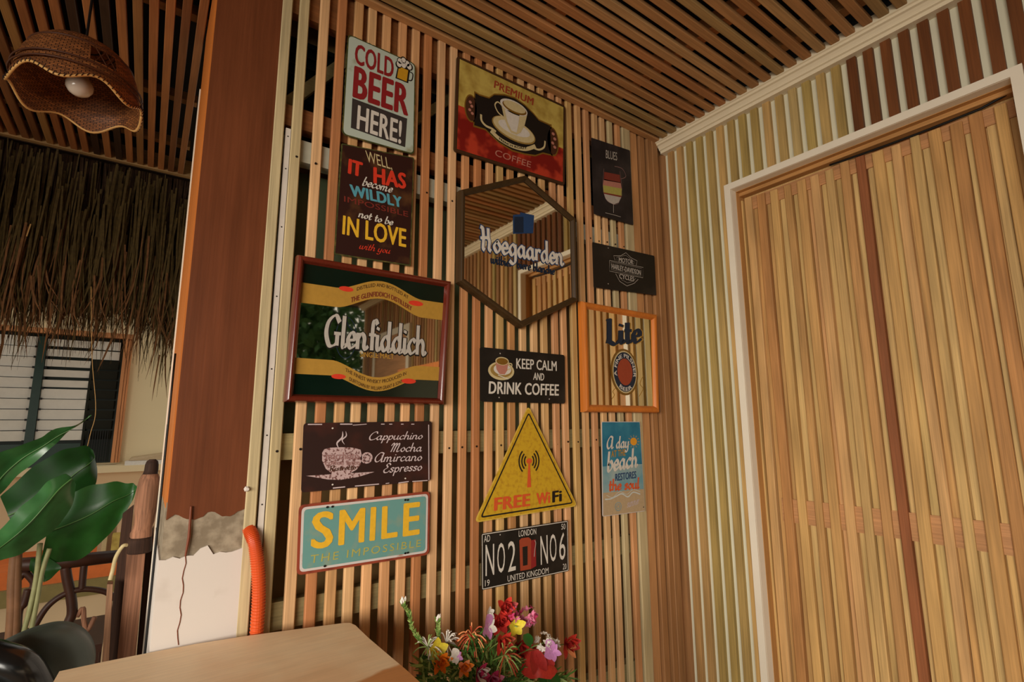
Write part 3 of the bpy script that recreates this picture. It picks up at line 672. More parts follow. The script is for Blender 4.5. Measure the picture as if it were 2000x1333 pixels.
s.poly('square_mark', 'p_navy', [(1004, 424), (1022, 424), (1022, 455), (1004, 455)], 3)
hg = dict(thick=.19, thin=.075, nib=35)
s.text('lettering_shadow', 'p_blue', 'Hoegaarden', (937, 487), (1102, 519), (937, 443), 3, stroke=dict(hg, grow=.04))
s.text('lettering', 'p_white', 'Hoegaarden', (937, 487), (1102, 519), (937, 443), 4, stroke=hg)
s.text('small_lettering', 'p_navy', "witbier   biere blanche".replace('  ', ' '), (958, 514), (1084, 537), (958, 496), 3, stroke=dict(thick=.2, thin=.08, nib=35))
s.flush()
# ------------------------------------------------------------------ 5 whisky mirror
s = Sign('framed_mirror', 'large mirror in a polished mahogany frame with white outlined lettering and gold ribbons on green', 'mirror', [(558, 780), (868, 795), (886, 553), (583, 493)], Y=1.148)
zt_ = (s.q[2].y + s.q[3].y) / 2; zb_ = (s.q[0].y + s.q[1].y) / 2
s.q = [Vector((s.q[0].x, zb_)), Vector((s.q[1].x + .002, zb_)), Vector((s.q[2].x - .004, zt_ + .001)), Vector((s.q[3].x, zt_ + .001))]
s.frame(0.0165, 0.012, 'frame_mahogany', prof=8); mq = s.inset(0.015)
s.top = 1.161
s.mb('mirror_glass', 'mirror').prism([(p.x, 1.161, p.y) for p in mq], (0, 0.003, 0))
flat('p_green', (10, 26, 18), 0.12, 0.6, var=0.1)
mx0, mx1 = mq[0].x, mq[2].x; mz0, mz1 = mq[0].y, mq[2].y
def gz(px, py): return A(px, py, s.top)
t0, t1 = gz(592, 550).y, gz(592, 592).y; b0, b1 = gz(590, 700).y, gz(590, 733).y
uc = gz(745, 600); lc = gz(735, 740)
def wave(x, c, w=0.105, h=0.032):
    d = (x - c) / w
    return 0 if abs(d) > 1 else h * (0.5 + 0.5 * math.cos(PI * d)) ** 0.8
N = 40; xsn = [mx0 + (mx1 - mx0) * i / N for i in range(N + 1)]
ux, lx = uc.x, lc.x
def stripe(mat, zf0, zf1, layer, part='gold_ribbon'):
    vs = [(x, zf0(x)) for x in xsn] + [(x, zf1(x)) for x in xsn]
    s.shape(part, mat, vs, [[i, i + 1, N + 1 + i + 1, N + 1 + i] for i in range(N)], layer)
gt = t0 - 0.003; gb = b1 + 0.002
stripe('p_green', lambda x: gt + wave(x, ux) - .002, lambda x: mz1, 1, 'green_band#a'); stripe('p_green', lambda x: mz0, lambda x: gb - wave(x, lx) + .002, 1, 'green_band')
stripe('p_gold', lambda x: t1 + wave(x, ux, h=.034), lambda x: gt + wave(x, ux), 2, 'gold_ribbon#a'); stripe('p_gold', lambda x: gb - wave(x, lx), lambda x: b0 - wave(x, lx, h=.034), 2)
for a, b in [(676, 565), (812, 593), (661, 736), (798, 745)]: s.ell('red_fold#%d' % a, 'p_red2', (a, b), 14, 5, 3)
def fw(c, z0, h, sgn, x0, x1):
    return lambda u, v: (x0 + (x1 - x0) * u, z0 + sgn * wave(x0 + (x1 - x0) * u, c, h=.033) + v * h)
s.text('ribbon_lettering', 'p_brown', 'DISTILLED AND BOTTLED AT', None, None, None, 4, f=fw(ux, (t0 + t1) / 2 + .006, .0085, 1, ux - .062, ux + .068))
s.text('ribbon_lettering', 'p_maroon', 'THE GLENFIDDICH DISTILLERY', None, None, None, 4, bold=.02, f=fw(ux, t1 + .006, .012, 1, ux - .075, ux + .078))
s.text('ribbon_lettering', 'p_brown', 'THE FINEST WHISKY PRODUCED IN', None, None, None, 4, f=fw(lx, b0 - .015, .0085, -1, lx - .074, lx + .074))
s.text('ribbon_lettering', 'p_brown', 'DUFFTOWN BY WILLIAM GRANT & SONS', None, None, None, 4, f=fw(lx, b1 + .006, .0085, -1, lx - .064, lx + .064))
s.text('small_lettering', 'p_gold', 'SINGLE MALT', (703, 697), (769, 702), (703, 687), 3)
gf = dict(thick=.19, thin=.06, nib=20)
s.text('lettering_shadow', 'p_black', 'Glenfiddich', (631, 675), (833, 694), (636, 614), 3, stroke=dict(gf, grow=.035), shift=(.001, -.001))
s.text('lettering', 'p_silver', 'Glenfiddich', (631, 675), (833, 694), (636, 614), 4, stroke=gf)
s.ring('stag_outline', 'p_navy', (676, 660), 20, 40, 0.0016, 2)
s.line('stag_outline', 'p_navy', [(668, 628), (676, 622), (680, 636), (690, 650), (688, 670)], 0.0018, 2)
s.flush()
# ------------------------------------------------------------------ 6 pilsner mirror
s = Sign('framed_mirror', 'small mirror in an orange-brown wooden frame with dark lettering over an oval badge', 'mirror', [(1146, 807), (1290, 803), (1287, 610), (1140, 592)], Y=1.150)
z0_, z1_ = (s.q[0].y + s.q[1].y) / 2, (s.q[2].y + s.q[3].y) / 2
s.q = [Vector((s.q[0].x - .002, z0_ - .002)), Vector((s.q[1].x, z0_ - .002)), Vector((s.q[2].x - .006, z1_)), Vector((s.q[3].x - .001, z1_))]
s.frame(0.0235, 0.012, 'frame_orange', prof=8); mq = s.inset(0.022)
s.top = 1.161; s.mb('mirror_glass', 'mirror').prism([(p.x, 1.161, p.y) for p in mq], (0, 0.003, 0))
lt = dict(thick=.24, thin=.07, nib=20)
s.text('lettering_edge', 'p_gold', 'Lite', (1183, 672), (1256, 668), (1183, 624), 2, stroke=lt, shift=(.002, -.001)); s.text('lettering', 'p_navy', 'Lite', (1183, 672), (1254, 668), (1183, 624), 3, stroke=lt)
s.ell('badge', 'p_gold2', (1220, 727), 26, 45, 2); s.ell('badge', 'p_cream', (1220, 727), 23, 41, 3); s.ell('badge', 'p_navy', (1220, 727), 21.5, 38.5, 4); s.ell('badge', 'p_brick', (1220, 727), 14.5, 26, 5)
s.arc_text('badge_lettering', 'p_white', 'A FINE PILSNER', (1220, 727), 16, 28, 198, -18, .0125, 6, bold=.02); s.arc_text('badge_lettering', 'p_white', 'BEER', (1220, 727), 20, 37, 232, 308, .012, 6, inward=True, bold=.02)
s.line('scroll', 'p_gold', [(1195, 780), (1200, 772), (1197, 765), (1203, 758)], .0016, 2); s.line('scroll#b', 'p_gold', [(1248, 775), (1256, 760), (1250, 750), (1256, 735)], .0016, 2)
s.flush()
# ------------------------------------------------------------------ 7 cocktail
s = Sign('tin_sign', 'dark tin sign with a tall layered cocktail glass, high beside the corner', 'sign', [(1160, 418), (1237, 440), (1226, 292), (1153, 268)])
s.q = [s.q[0], s.q[1], Vector((s.q[1].x, s.q[2].y)), Vector((s.q[0].x - .001, s.q[3].y))]
s.plate('plate_cocktail', 0.004)
s.text('lettering', 'p_silver', 'BLUES', (1183, 309), (1205, 314), (1183, 293), 2, bold=.0)
s.poly('glass', 'p_maroon', [(1180, 336), (1210, 342), (1212, 358), (1179, 352)], 2); s.poly('glass', 'p_pink', [(1179, 350), (1212, 357), (1214, 370), (1177, 364)], 2)
s.poly('glass', 'p_lime', [(1177, 362), (1214, 369), (1214, 383), (1178, 376)], 3); s.poly('glass', 'p_maroon', [(1178, 376), (1214, 383), (1213, 386), (1179, 379)], 3)
s.poly('glass', 'p_silver', [(1179, 379), (1213, 386), (1208, 396), (1198, 400), (1188, 395), (1182, 388)], 3)
s.line('glass', 'p_silver', [(1198, 400), (1198, 416)], .002, 2); s.line('glass', 'p_silver', [(1182, 416), (1198, 420), (1212, 424)], .0015, 2)
s.line('glass', 'p_mauve', [(1179, 330), (1177, 364), (1183, 390), (1198, 400)], .001, 4); s.line('glass', 'p_mauve', [(1210, 335), (1214, 370), (1208, 396), (1198, 400)], .001, 4)
s.line('glass', 'p_mauve', [(1200, 325), (1215, 330), (1222, 345), (1212, 350)], .0015, 2)
s.flush()
# ------------------------------------------------------------------ 8 bar and shield
s = Sign('tin_sign', 'black tin sign with a small silver bar and shield emblem', 'sign', [(1162, 562), (1282, 577), (1278, 500), (1157, 473)])
s.q = [Vector((s.q[3].x, s.q[0].y)), s.q[1], Vector((s.q[1].x, s.q[2].y)), s.q[3]]
s.plate('plate_black', 0.005); s.band('border', 'plate_cocktail', .001, .0025, 1, .004)
bar = [(1190, 509), (1256, 523), (1255, 543), (1190, 530)]
s.line('emblem', 'p_silver', bar, .0013, 3, closed=True, sm=False); s.line('emblem', 'p_silver', [(1193, 512), (1253, 525), (1252, 540), (1193, 527)], .0007, 3, closed=True, sm=False)
s.line('emblem', 'p_silver', [(1201, 509), (1198, 500), (1212, 500), (1222, 494), (1232, 504), (1244, 510), (1242, 519)], .0015, 3, sm=False); s.line('emblem', 'p_silver', [(1205, 510), (1204, 503), (1222, 499), (1238, 512), (1237, 517)], .0008, 3, sm=False)
s.line('emblem', 'p_silver', [(1202, 535), (1210, 550), (1224, 559), (1238, 554), (1246, 546)], .0016, 3, sm=False); s.line('emblem', 'p_silver', [(1208, 536), (1214, 547), (1225, 553), (1236, 550), (1241, 544)], .0008, 3, sm=False)
s.text('lettering', 'p_silver', 'HARLEY-DAVIDSON', (1194, 525), (1251, 538), (1194, 515), 4, bold=.02)
s.text('lettering', 'p_silver', 'MOTOR', (1208, 512), (1236, 517), (1208, 503), 4, bold=.02); s.text('lettering', 'p_silver', 'CYCLES', (1209, 544), (1238, 550), (1209, 535), 4, bold=.02)
s.hole(1187, 485, 'p_silver'); s.hole(1187, 555, 'p_silver'); s.flush()
# ------------------------------------------------------------------ 9 keep calm
s = Sign('tin_sign', 'black tin sign reading KEEP CALM AND DRINK COFFEE beside a small cup and saucer', 'sign', [(938, 785), (1104, 789), (1103, 694), (937, 678)])
s.plate('plate_black', 0.008)
s.text('lettering', 'p_white', 'KEEP CALM', (1008, 720), (1087, 725), (1008, 700), 2, bold=.02); s.text('lettering', 'p_white', 'AND', (1041, 742), (1062, 744), (1042, 728), 2, bold=.02)
s.text('lettering', 'p_white', 'DRINK COFFEE', (954, 769), (1091, 773), (955, 745), 2, bold=.03)
s.ell('cup', 'p_cream', (979, 725), 25, 18, 2); s.ell('cup', 'p_ochre', (979, 724), 21, 14, 3); s.ell('cup', 'p_white', (981, 722), 17, 11, 4)
s.poly('cup', 'p_pink', [(967, 706), (969, 722), (975, 731), (985, 732), (990, 724), (992, 708)], 5); s.line('cup', 'p_cream', [(992, 710), (999, 712), (997, 720), (990, 723)], .003, 5)
s.ell('cup', 'p_cream', (980, 706), 13, 8, 6); s.ell('cup', 'p_gold2', (980, 706.5), 11, 6.5, 7); s.line('cup', 'p_white', [(972, 733), (984, 738), (992, 741)], .0025, 6)
s.hole(976, 691, 'p_silver'); s.hole(974, 777, 'p_silver'); s.hole(1072, 780, 'p_silver'); s.flush()
# ------------------------------------------------------------------ 10 cappuccino
s = Sign('tin_sign', 'dark brown tin sign listing Cappuchino, Mocha, Amircano, Espresso beside a patterned cup', 'sign', [(588, 963), (841, 939), (843, 823), (593, 827)])
s.plate('plate_cappuccino', 0.008)
for a, b, c in [((601, 829.5), (629, 829.5), 2.2), ((664, 829), (688, 829), 2.5), ((689, 831), (716, 829), 1.5), ((744, 829), (751, 829), 2), ((760, 829), (766, 829), 2), ((783, 829), (788, 829), 2), ((803, 829), (809, 829), 2),
                ((650, 954), (674, 951.5), 2.4), ((693, 950), (740, 946), 2.2), ((753, 945), (760, 944), 1.6), ((778, 944), (798, 941), 2.2), ((805, 941), (835, 939), 2)]:
    s.line('worn_border#%d' % a[0], 'p_lilac', [a, b], c * .001, 2)
s.line('worn_border', 'p_lilac', [(837, 830), (837.5, 938)], .0024, 2)
s.poly('cup', 'print_cup', [(629, 900), (629, 885), (633, 878), (645, 875), (668, 874), (690, 875), (704, 879), (707, 892), (704, 908), (696, 918), (684, 925), (684, 935), (660, 937), (648, 932), (647, 925), (636, 916)], 2)
s.ring('cup', 'print_cup', (716, 895), 9, 8.5, .006, 2); s.ell('cup', 'print_cup', (716, 895), 7, 7, 2)
s.poly('saucer', 'print_cup', [(598, 930), (646, 927), (732, 922), (700, 932), (664, 938), (640, 937)], 1.4)
s.line('steam', 'p_lilac', [(662, 877), (658, 866), (668, 855), (669, 843)], .004, 3, taper=True); s.line('steam', 'p_lilac', [(673, 869), (668, 860), (676, 852), (675, 843)], .003, 3, taper=True)
s.text('cup_lettering', 'p_brown', 'Ristretto', (643, 921), (695, 917), (643, 911), 4, stroke=dict(thick=.16, thin=.06, slant=.2))
s.text('cup_lettering', 'p_mauve', 'macchiato', (636, 898), (700, 897), (636, 884), 3, bold=.03); s.text('cup_lettering', 'p_mauve', 'coffee latte', (634, 909), (702, 908), (634, 900), 3, bold=.03)
sk = dict(thick=.12, thin=.06, slant=.25)
for t_, a, b, c in [('Cappuchino', (720, 860), (825, 858), (722, 844)), ('Mocha', (762, 883), (824, 882), (763, 866)), ('Amircano', (731, 903), (824, 900), (732, 885)), ('Espresso', (748, 924), (824, 919), (749, 906))]:
    s.text('lettering', 'p_lilac', t_, a, b, c, 3, stroke=sk)
s.hole(649, 837, 'p_white'); s.hole(649, 947, 'p_white'); s.hole(791, 935, 'p_white'); s.flush()
# ------------------------------------------------------------------ 11 smile
s = Sign('tin_sign', 'teal tin sign reading SMILE THE IMPOSSIBLE in a rusty red edge', 'sign', [(579, 1125), (838, 1084), (840, 960), (584, 987)])
s.plate('edge_rust', 0.012); s.poly('white_border', 'edge_white', rounded(s.inset(0.0055), 0.010), 1, False); s.poly('face', 'plate_smile', rounded(s.inset(0.0105), 0.008), 2, False)
for nm, a, b, c, hsh in [('S', (606, 1072), (650, 1067), (610, 1001), 0), ('M', (660, 1065), (711, 1058), (663, 997), 0), ('I', (721, 1056), (732, 1055), (724, 991), 0), ('L', (744, 1053), (776, 1048), (746, 990), 0), ('E', (786, 1048), (819, 1043), (788, 984), 0)]:
    s.text('lettering', 'p_yellow', nm, a, b, c, 3, bold=.03)
s.text('small_lettering', 'p_lime', 'THE IMPOSSIBLE', (605, 1101), (821, 1068), (607, 1085), 3, bold=.0, space=1.25)
for a, b in [(639, 991), (649, 990), (791, 977), (796, 977), (634, 1106), (791, 1081), (796, 1080)]: s.hole(a, b, 'black', .003)
s.flush()
# ------------------------------------------------------------------ 12 wifi
s = Sign('triangle_sign', 'yellow triangular tin sign reading FREE WiFi with a black antenna symbol', 'sign', [(926, 1022), (1128, 989), (1032, 792)])
s.plate('plate_edge_yellow', 0.010); s.band('black_line', 'p_black', .0095, .0135, 2, .007)
s.fill('face', 'plate_yellow', .003, .009, 1)
s.text('lettering_red', 'p_orange', 'FREE', (964, 998), (1035, 988), (965, 973), 3, bold=.05); s.text('lettering_red', 'p_orange', 'Wi', (1047, 986), (1074, 982), (1047, 964), 3, bold=.05)
s.text('lettering_black', 'p_black', 'Fi', (1078, 982), (1097, 979), (1078, 960), 3, bold=.05)
s.poly('antenna', 'p_orange', [(1029, 953), (1037, 952), (1034.5, 905), (1031.5, 905)], 3); s.ell('antenna', 'p_orange', (1033, 901), 5.5, 5.5, 4)
cc = A(1033, 901, s.top)
for r in (.0165, .0255, .0350):
    for sgn in (0, PI): s.ring('antenna_wave#%d%d' % (r * 1e4, sgn), 'p_black', cc, r, r * 1.05, .0045, 3, px=False, a0=sgn - .85, a1=sgn + .85, n=12)
s.flush()
# ------------------------------------------------------------------ 13 london plate
s = Sign('number_plate', 'black embossed number plate reading NO2 NO6, LONDON, UNITED KINGDOM with a red phone box', 'number plate', [(941, 1154), (1111, 1116), (1109, 1017), (940, 1043)])
s.plate('plate_black', 0.004); s.band('border', 'p_white', .0015, .0035, 1, .004)
for t_, a, b, c in [('N', (948, 1126), (965, 1123), (948, 1065)), ('O', (971, 1120), (986, 1117), (971, 1062)), ('2', (992, 1118), (1007, 1114), (992, 1059)), ('N', (1056, 1104), (1070, 1101), (1055, 1048)), ('O', (1074, 1098), (1087, 1095), (1073, 1045)), ('6', (1092, 1095), (1104, 1092), (1092, 1042))]:
    s.text('lettering', 'p_white', t_, a, b, c, 2, bold=.0)
s.text('lettering', 'p_white', 'LONDON', (1013, 1049), (1047, 1044), (1013, 1037), 2); s.text('lettering', 'p_white', 'UNITED KINGDOM', (991, 1137), (1071, 1120), (991, 1125), 2)
for t_, a, b, c in [('AD', (945, 1060), (957, 1058), (945, 1047)), ('19', (947, 1146), (956, 1144), (947, 1134)), ('50', (1096, 1035), (1104, 1034), (1096, 1024)), ('20', (1099, 1113), (1106, 1112), (1099, 1102))]: s.text('lettering', 'p_white', t_, a, b, c, 2)
s.poly('phone_box', 'p_brick', [(1014, 1056), (1018, 1052), (1032, 1050), (1037, 1054), (1037, 1112), (1016, 1116)], 2); s.poly('phone_box', 'p_red', [(1037, 1056), (1046, 1054), (1047, 1106), (1037, 1112)], 2)
s.poly('phone_box', 'p_black', [(1020, 1069), (1030, 1067), (1030, 1104), (1021, 1106)], 3); s.line('phone_box', 'p_silver', [(1044, 1056), (1046, 1062), (1044, 1075), (1043, 1088)], .0016, 3)
s.hole(976, 1045, 'p_silver'); s.flush()
# ------------------------------------------------------------------ 14 beach
s = Sign('tin_sign', 'blue and sand tin sign reading A Day AT THE beach RESTORES the soul', 'sign', [(1177, 1010), (1260, 999), (1250, 824), (1175, 824)])
s.plate('edge_white', 0.006); q = s.inset(.002); BL, BR, TR, TL = q
s.poly('sea', 'print_sea', rounded([BL.lerp(TL, .5), BR.lerp(TR, .5), TR, TL], .004), 1, False); s.poly('sea', 'print_sea2', [BL.lerp(TL, .22), BR.lerp(TR, .22), BR.lerp(TR, .52), BL.lerp(TL, .52)], 1.5, False)
s.poly('sand', 'p_sand', rounded([BL, BR, BR.lerp(TR, .24), BL.lerp(TL, .24)], .003), 2, False)
s.line('surf', 'p_wave', [(1181, 976), (1192, 975), (1203, 970), (1214, 965), (1226, 971), (1236, 962), (1250, 966)], .004, 3); s.line('surf', 'p_wave', [(1184, 968), (1196, 972), (1210, 961), (1224, 966), (1236, 957), (1250, 961)], .0016, 3)
sb = dict(thick=.2, thin=.08, slant=.15)
s.text('lettering_white', 'p_white', 'A Day'.replace('D', 'd'), (1184, 877), (1228, 874), (1184, 854), 4, stroke=sb); s.text('lettering_gold', 'p_gold', 'AT THE', (1193, 894), (1221, 890), (1193, 881), 4, bold=.03)
s.text('lettering_white', 'p_white', 'beach', (1185, 921), (1246, 911), (1184, 884), 4, stroke=sb); s.text('lettering_blue', 'p_blue', 'RESTORES', (1201, 940), (1242, 934), (1201, 926), 4, bold=.03)
s.text('lettering_orange', 'p_orange', 'the soul', (1189, 959), (1249, 954), (1188, 937), 4, stroke=sb)
s.ell('sun', 'p_sun', (1237, 863), 6.5, 7.5, 4)
for k_ in range(12):
    a = 2 * PI * k_ / 12; s.line('sun', 'p_sun', [(1237 + 8 * math.cos(a), 863 + 9 * math.sin(a)), (1237 + 11.5 * math.cos(a), 863 + 13 * math.sin(a))], .0014, 4)
s.ring('shell', 'print_sea2', (1207, 990), 6, 8, .002, 4); s.ring('shell', 'print_sea2', (1207, 990), 3, 4, .0015, 4)
s.text('lettering_white', 'p_lilac', 'relax', (1224, 992), (1248, 984), (1224, 975), 4, stroke=dict(thick=.12, thin=.05, slant=.2)) if 'x' in G else s.text('lettering_white', 'p_lilac', 'summer', (1224, 992), (1248, 984), (1224, 975), 4, stroke=dict(thick=.12, thin=.05, slant=.2))
s.hole(1256, 991, 'black'); s.flush()
# ------------------------------------------------------------------ table
flat('leaf_green', (34, 86, 30), 0.36, 0.6, var=0.25, scale=25); flat('leaf_bright', (56, 110, 58), 0.25, 0.7, var=0.3, scale=18); flat('leaf_dark', (26, 68, 24), 0.4, 0.5, var=0.25, scale=20)
flat('leaf_vein', (84, 124, 66), 0.4, 0.4, var=.1); flat('stem_green', (140, 140, 96), 0.5, var=0.2); flat('stem_brown', (120, 84, 56), 0.6, var=0.2); flat('pot_clay', (120, 66, 44), 0.8); flat('soil', (44, 30, 20), 0.95)
ZT = -0.400
tpx = [(116, 1312), (200, 1294), (280, 1278), (380, 1259), (480, 1243), (600, 1227), (672, 1217.5), (684, 1217.5), (694, 1222), (720, 1247), (760, 1281), (790, 1306), (820, 1333)]
tp = [Zp(a, b, ZT) for a, b in tpx]
e0 = (tp[-1] - tp[-4]).normalized(); l0 = (Zp(104, 1333, ZT) - tp[0]).normalized()
tp2 = tp + [tp[-1] + e0 * 0.42, tp[0] + l0 * 0.75]
def table_mat():
    m, n, l, b = base_mat('table_top', 0.5, 0.3)
    tcn = n.new('ShaderNodeTexCoord')
    def noise(scale, sc, det):
        mp = n.new('ShaderNodeMapping'); mp.inputs['Scale'].default_value = sc; no = n.new('ShaderNodeTexNoise'); no.inputs['Scale'].default_value = scale; no.inputs['Detail'].default_value = det
        l.new(tcn.outputs['Object'], mp.inputs[0]); l.new(mp.outputs[0], no.inputs['Vector']); return no
    g = noise(1, (14, 180, 10), 4); bl = noise(6, (1, 1, 1), 3); st = noise(3.2, (1.6, 1, 1), 4)
    cr = n.new('ShaderNodeValToRGB'); cr.color_ramp.elements[0].position = .35; cr.color_ramp.elements[0].color = lin((230, 190, 146)); cr.color_ramp.elements[1].position = .6; cr.color_ramp.elements[1].color = lin((240, 212, 172))
    l.new(bl.outputs[0], cr.inputs[0])
    # bare varnish patch towards the front right where the surface has worn through
    sx = n.new('ShaderNodeSeparateXYZ'); l.new(tcn.outputs['Object'], sx.inputs[0])
    ma = n.new('ShaderNodeMath'); ma.operation = 'MULTIPLY_ADD'; ma.inputs[1].default_value = -1.0; ma.inputs[2].default_value = 0.0; l.new(sx.outputs[1], ma.inputs[0])
    m2 = n.new('ShaderNodeMath'); m2.operation = 'MULTIPLY_ADD'; m2.inputs[1].default_value = .10; l.new(st.outputs[0], m2.inputs[0]); l.new(ma.outputs[0], m2.inputs[2])
    m3 = n.new('ShaderNodeMath'); m3.operation = 'MULTIPLY_ADD'; m3.inputs[1].default_value = 0.2; l.new(sx.outputs[0], m3.inputs[0]); l.new(m2.outputs[0], m3.inputs[2])
    c2 = n.new('ShaderNodeValToRGB'); c2.color_ramp.elements[0].position = 0.082; c2.color_ramp.elements[0].color = (0, 0, 0, 1); c2.color_ramp.elements[1].position = 0.09; c2.color_ramp.elements[1].color = (1, 1, 1, 1); l.new(m3.outputs[0], c2.inputs[0])
    mx = n.new('ShaderNodeMix'); mx.data_type = 'RGBA'; l.new(c2.outputs[0], mx.inputs[0]); l.new(cr.outputs[0], mx.inputs[6]); mx.inputs[7].default_value = lin((196, 132, 76))
    mr = n.new('ShaderNodeMapRange'); mr.inputs[3].default_value = .86; mr.inputs[4].default_value = 1.12; l.new(g.outputs[0], mr.inputs[0])
    sc_ = n.new('ShaderNodeVectorMath'); sc_.operation = 'SCALE'; l.new(mx.outputs[2], sc_.inputs[0]); l.new(mr.outputs[0], sc_.inputs['Scale']); l.new(sc_.outputs[0], b.inputs['Base Color'])
table_mat()
tb = empty('table', (0.15, 0.85, FLOOR), 'pale bare wooden table in the foreground with a worn brown patch', 'table')
MB().prism([(p.x, p.y, ZT - 0.026) for p in tp2], (0, 0, 0.026)).build('tabletop', 'table_top', tb)
for x, y in [(-0.02, 1.06), (0.31, 1.02), (0.0, 0.52), (0.33, 0.52)]:
    MB().box((x - .022, y - .022, FLOOR), (x + .022, y + .022, ZT - .026)).build('leg', 'table_leg_wood', tb)
MB().box((-0.02, 1.05, ZT - .09), (0.31, 1.07, ZT - .026)).build('apron', 'table_leg_wood', tb); MB().box((0.32, .52, ZT - .09), (0.34, 1.02, ZT - .026)).build('apron', 'table_leg_wood', tb)

# ------------------------------------------------------------------ hanging lamp
def weave_mat():
    m, n, l, b = base_mat('woven_bamboo', 0.55, 0.3)
    tcn = n.new('ShaderNodeTexCoord'); sx = n.new('ShaderNodeSeparateXYZ'); l.new(tcn.outputs['Object'], sx.inputs[0])
    at = n.new('ShaderNodeMath'); at.operation = 'ARCTAN2'; l.new(sx.outputs[1], at.inputs[0]); l.new(sx.outputs[0], at.inputs[1])
    cb = n.new('ShaderNodeCombineXYZ')
    u = n.new('ShaderNodeMath'); u.operation = 'MULTIPLY'; u.inputs[1].default_value = 9; l.new(at.outputs[0], u.inputs[0])
    v = n.new('ShaderNodeMath'); v.operation = 'MULTIPLY'; v.inputs[1].default_value = 130; l.new(sx.outputs[2], v.inputs[0])
    l.new(u.outputs[0], cb.inputs[0]); l.new(v.outputs[0], cb.inputs[1])
    br = n.new('ShaderNodeTexBrick'); br.inputs['Scale'].default_value = 1; br.inputs['Color1'].default_value = lin((150, 92, 48)); br.inputs['Color2'].default_value = lin((104, 62, 32)); br.inputs['Mortar'].default_value = lin((34, 18, 10))
    br.inputs['Mortar Size'].default_value = .06; br.inputs['Brick Width'].default_value = 1; br.inputs['Row Height'].default_value = .6; l.new(cb.outputs[0], br.inputs['Vector'])
    l.new(br.outputs['Color'], b.inputs['Base Color'])
    bp = n.new('ShaderNodeBump'); bp.inputs['Strength'].default_value = .6; bp.inputs['Distance'].default_value = .002; l.new(br.outputs['Fac'], bp.inputs['Height']); bp.invert = True; l.new(bp.outputs[0], b.inputs['Normal'])
weave_mat(); flat('lacing', (206, 160, 96), 0.5); flat('bulb_white', (214, 200, 184), 0.15, 0.6, var=0.02); flat('lacing_dark', (40, 22, 12), 0.7); flat('rattan_dark', (74, 40, 22), 0.5)
LC = Vector((-0.207, 1.565, 0.80)); LR = 0.128
lamp = empty('pendant_lamp', (LC.x, LC.y, LC.z), 'woven bamboo pendant lamp with a scalloped laced rim and a white bulb', 'lamp')
def rimz(a): return LC.z + 0.013 * math.cos(6 * a + .9) - .006
NS, NR = 70, 18
def shell(r_off):
    vs = []
    for j in range(NR + 1):
        t = j / NR
        for i in range(NS):
            a = 2 * PI * i / NS
            if t < .22: r = LR * (1.0 - .03 * t / .22); z = rimz(a) * (1 - t / .22) + (LC.z + .022) * (t / .22)
            else:
                q = (t - .22) / .78 * PI / 2; r = LR * .97 * math.cos(q) ** 0.8 * .93 + LR * .045; z = LC.z + .022 + .128 * math.sin(q)
            r = max(r + r_off, .008)
            vs.append((LC.x + r * math.cos(a), LC.y + r * math.sin(a), z))
    return vs
vo, vi = shell(0), shell(-.003); nn = len(vo)
view = math.atan2(-LC.y, -LC.x + .10)
def ishole(i, j):
    a = 2 * PI * (i + .5) / NS; d = (a - (view + .25) + PI) % (2 * PI) - PI
    return (abs(d) < .22 and 6 <= j <= 8)
fs = []
for j in range(NR):
    for i in range(NS):
        if ishole(i, j): continue
        a, b, c, d = j * NS + i, j * NS + (i + 1) % NS, (j + 1) * NS + (i + 1) % NS, (j + 1) * NS + i
        fs += [(a, b, c, d), (a + nn, d + nn, c + nn, b + nn)]
MB().add(vo + vi, fs).build('shade', 'woven_bamboo', lamp, smooth=True)
st = MB()
for i in range(NS):
    if ishole(i, 7) and i % 2 == 0: st.tube([Vector(vo[6 * NS + i]), Vector(vo[9 * NS + (i + 2) % NS])], .0012, 5).tube([Vector(vo[6 * NS + (i + 2) % NS]), Vector(vo[9 * NS + i])], .0012, 5)
st.build('lattice_strip', 'rattan_dark', lamp, kind='stuff')
for zz, rr in ((0.024, 1.0), (.040, .985), (.10, .80)):
    MB().tube([(LC.x + LR * rr * math.cos(2 * PI * i / 48), LC.y + LR * rr * math.sin(2 * PI * i / 48), LC.z + zz) for i in range(49)], .0022, 6).build('hoop', 'rattan_dark', lamp, smooth=True)
MB().tube([(LC.x + LR * math.cos(2 * PI * i / 96), LC.y + LR * math.sin(2 * PI * i / 96), rimz(2 * PI * i / 96)) for i in range(97)], .0032, 6).build('rim', 'lacing', lamp, smooth=True)
lc = MB()
for i in range(84):
    a = 2 * PI * i / 84; c = Vector((LC.x + LR * math.cos(a), LC.y + LR * math.sin(a), rimz(a))); t = Vector((-math.sin(a), math.cos(a), 0))
    lc.tube([c - t * .002 + Vector((math.cos(a) * .003, math.sin(a) * .003, -.003)), c + t * .002 + Vector((math.cos(a) * .004, math.sin(a) * .004, .005))], .0010, 5)
lc.build('lacing', 'lacing_dark', lamp, kind='stuff')
bl = MB().lathe((LC.x, LC.y, LC.z + .012), [(.002, -.002), (.012, 0), (.021, .006), (.027, .016), (.028, .026), (.024, .036), (.017, .046), (.014, .06)], 24).build('bulb', 'bulb_white', lamp, smooth=True)
MB().lathe((LC.x, LC.y, LC.z + .07), [(.017, 0), (.019, .02), (.012, .05), (.004, .06)], 16).build('lamp_holder', 'black', lamp, smooth=True)
MB().tube([(LC.x, LC.y, LC.z + .12), (LC.x, LC.y, CZ + .02)], .003, 8).build('cord', 'black', lamp)

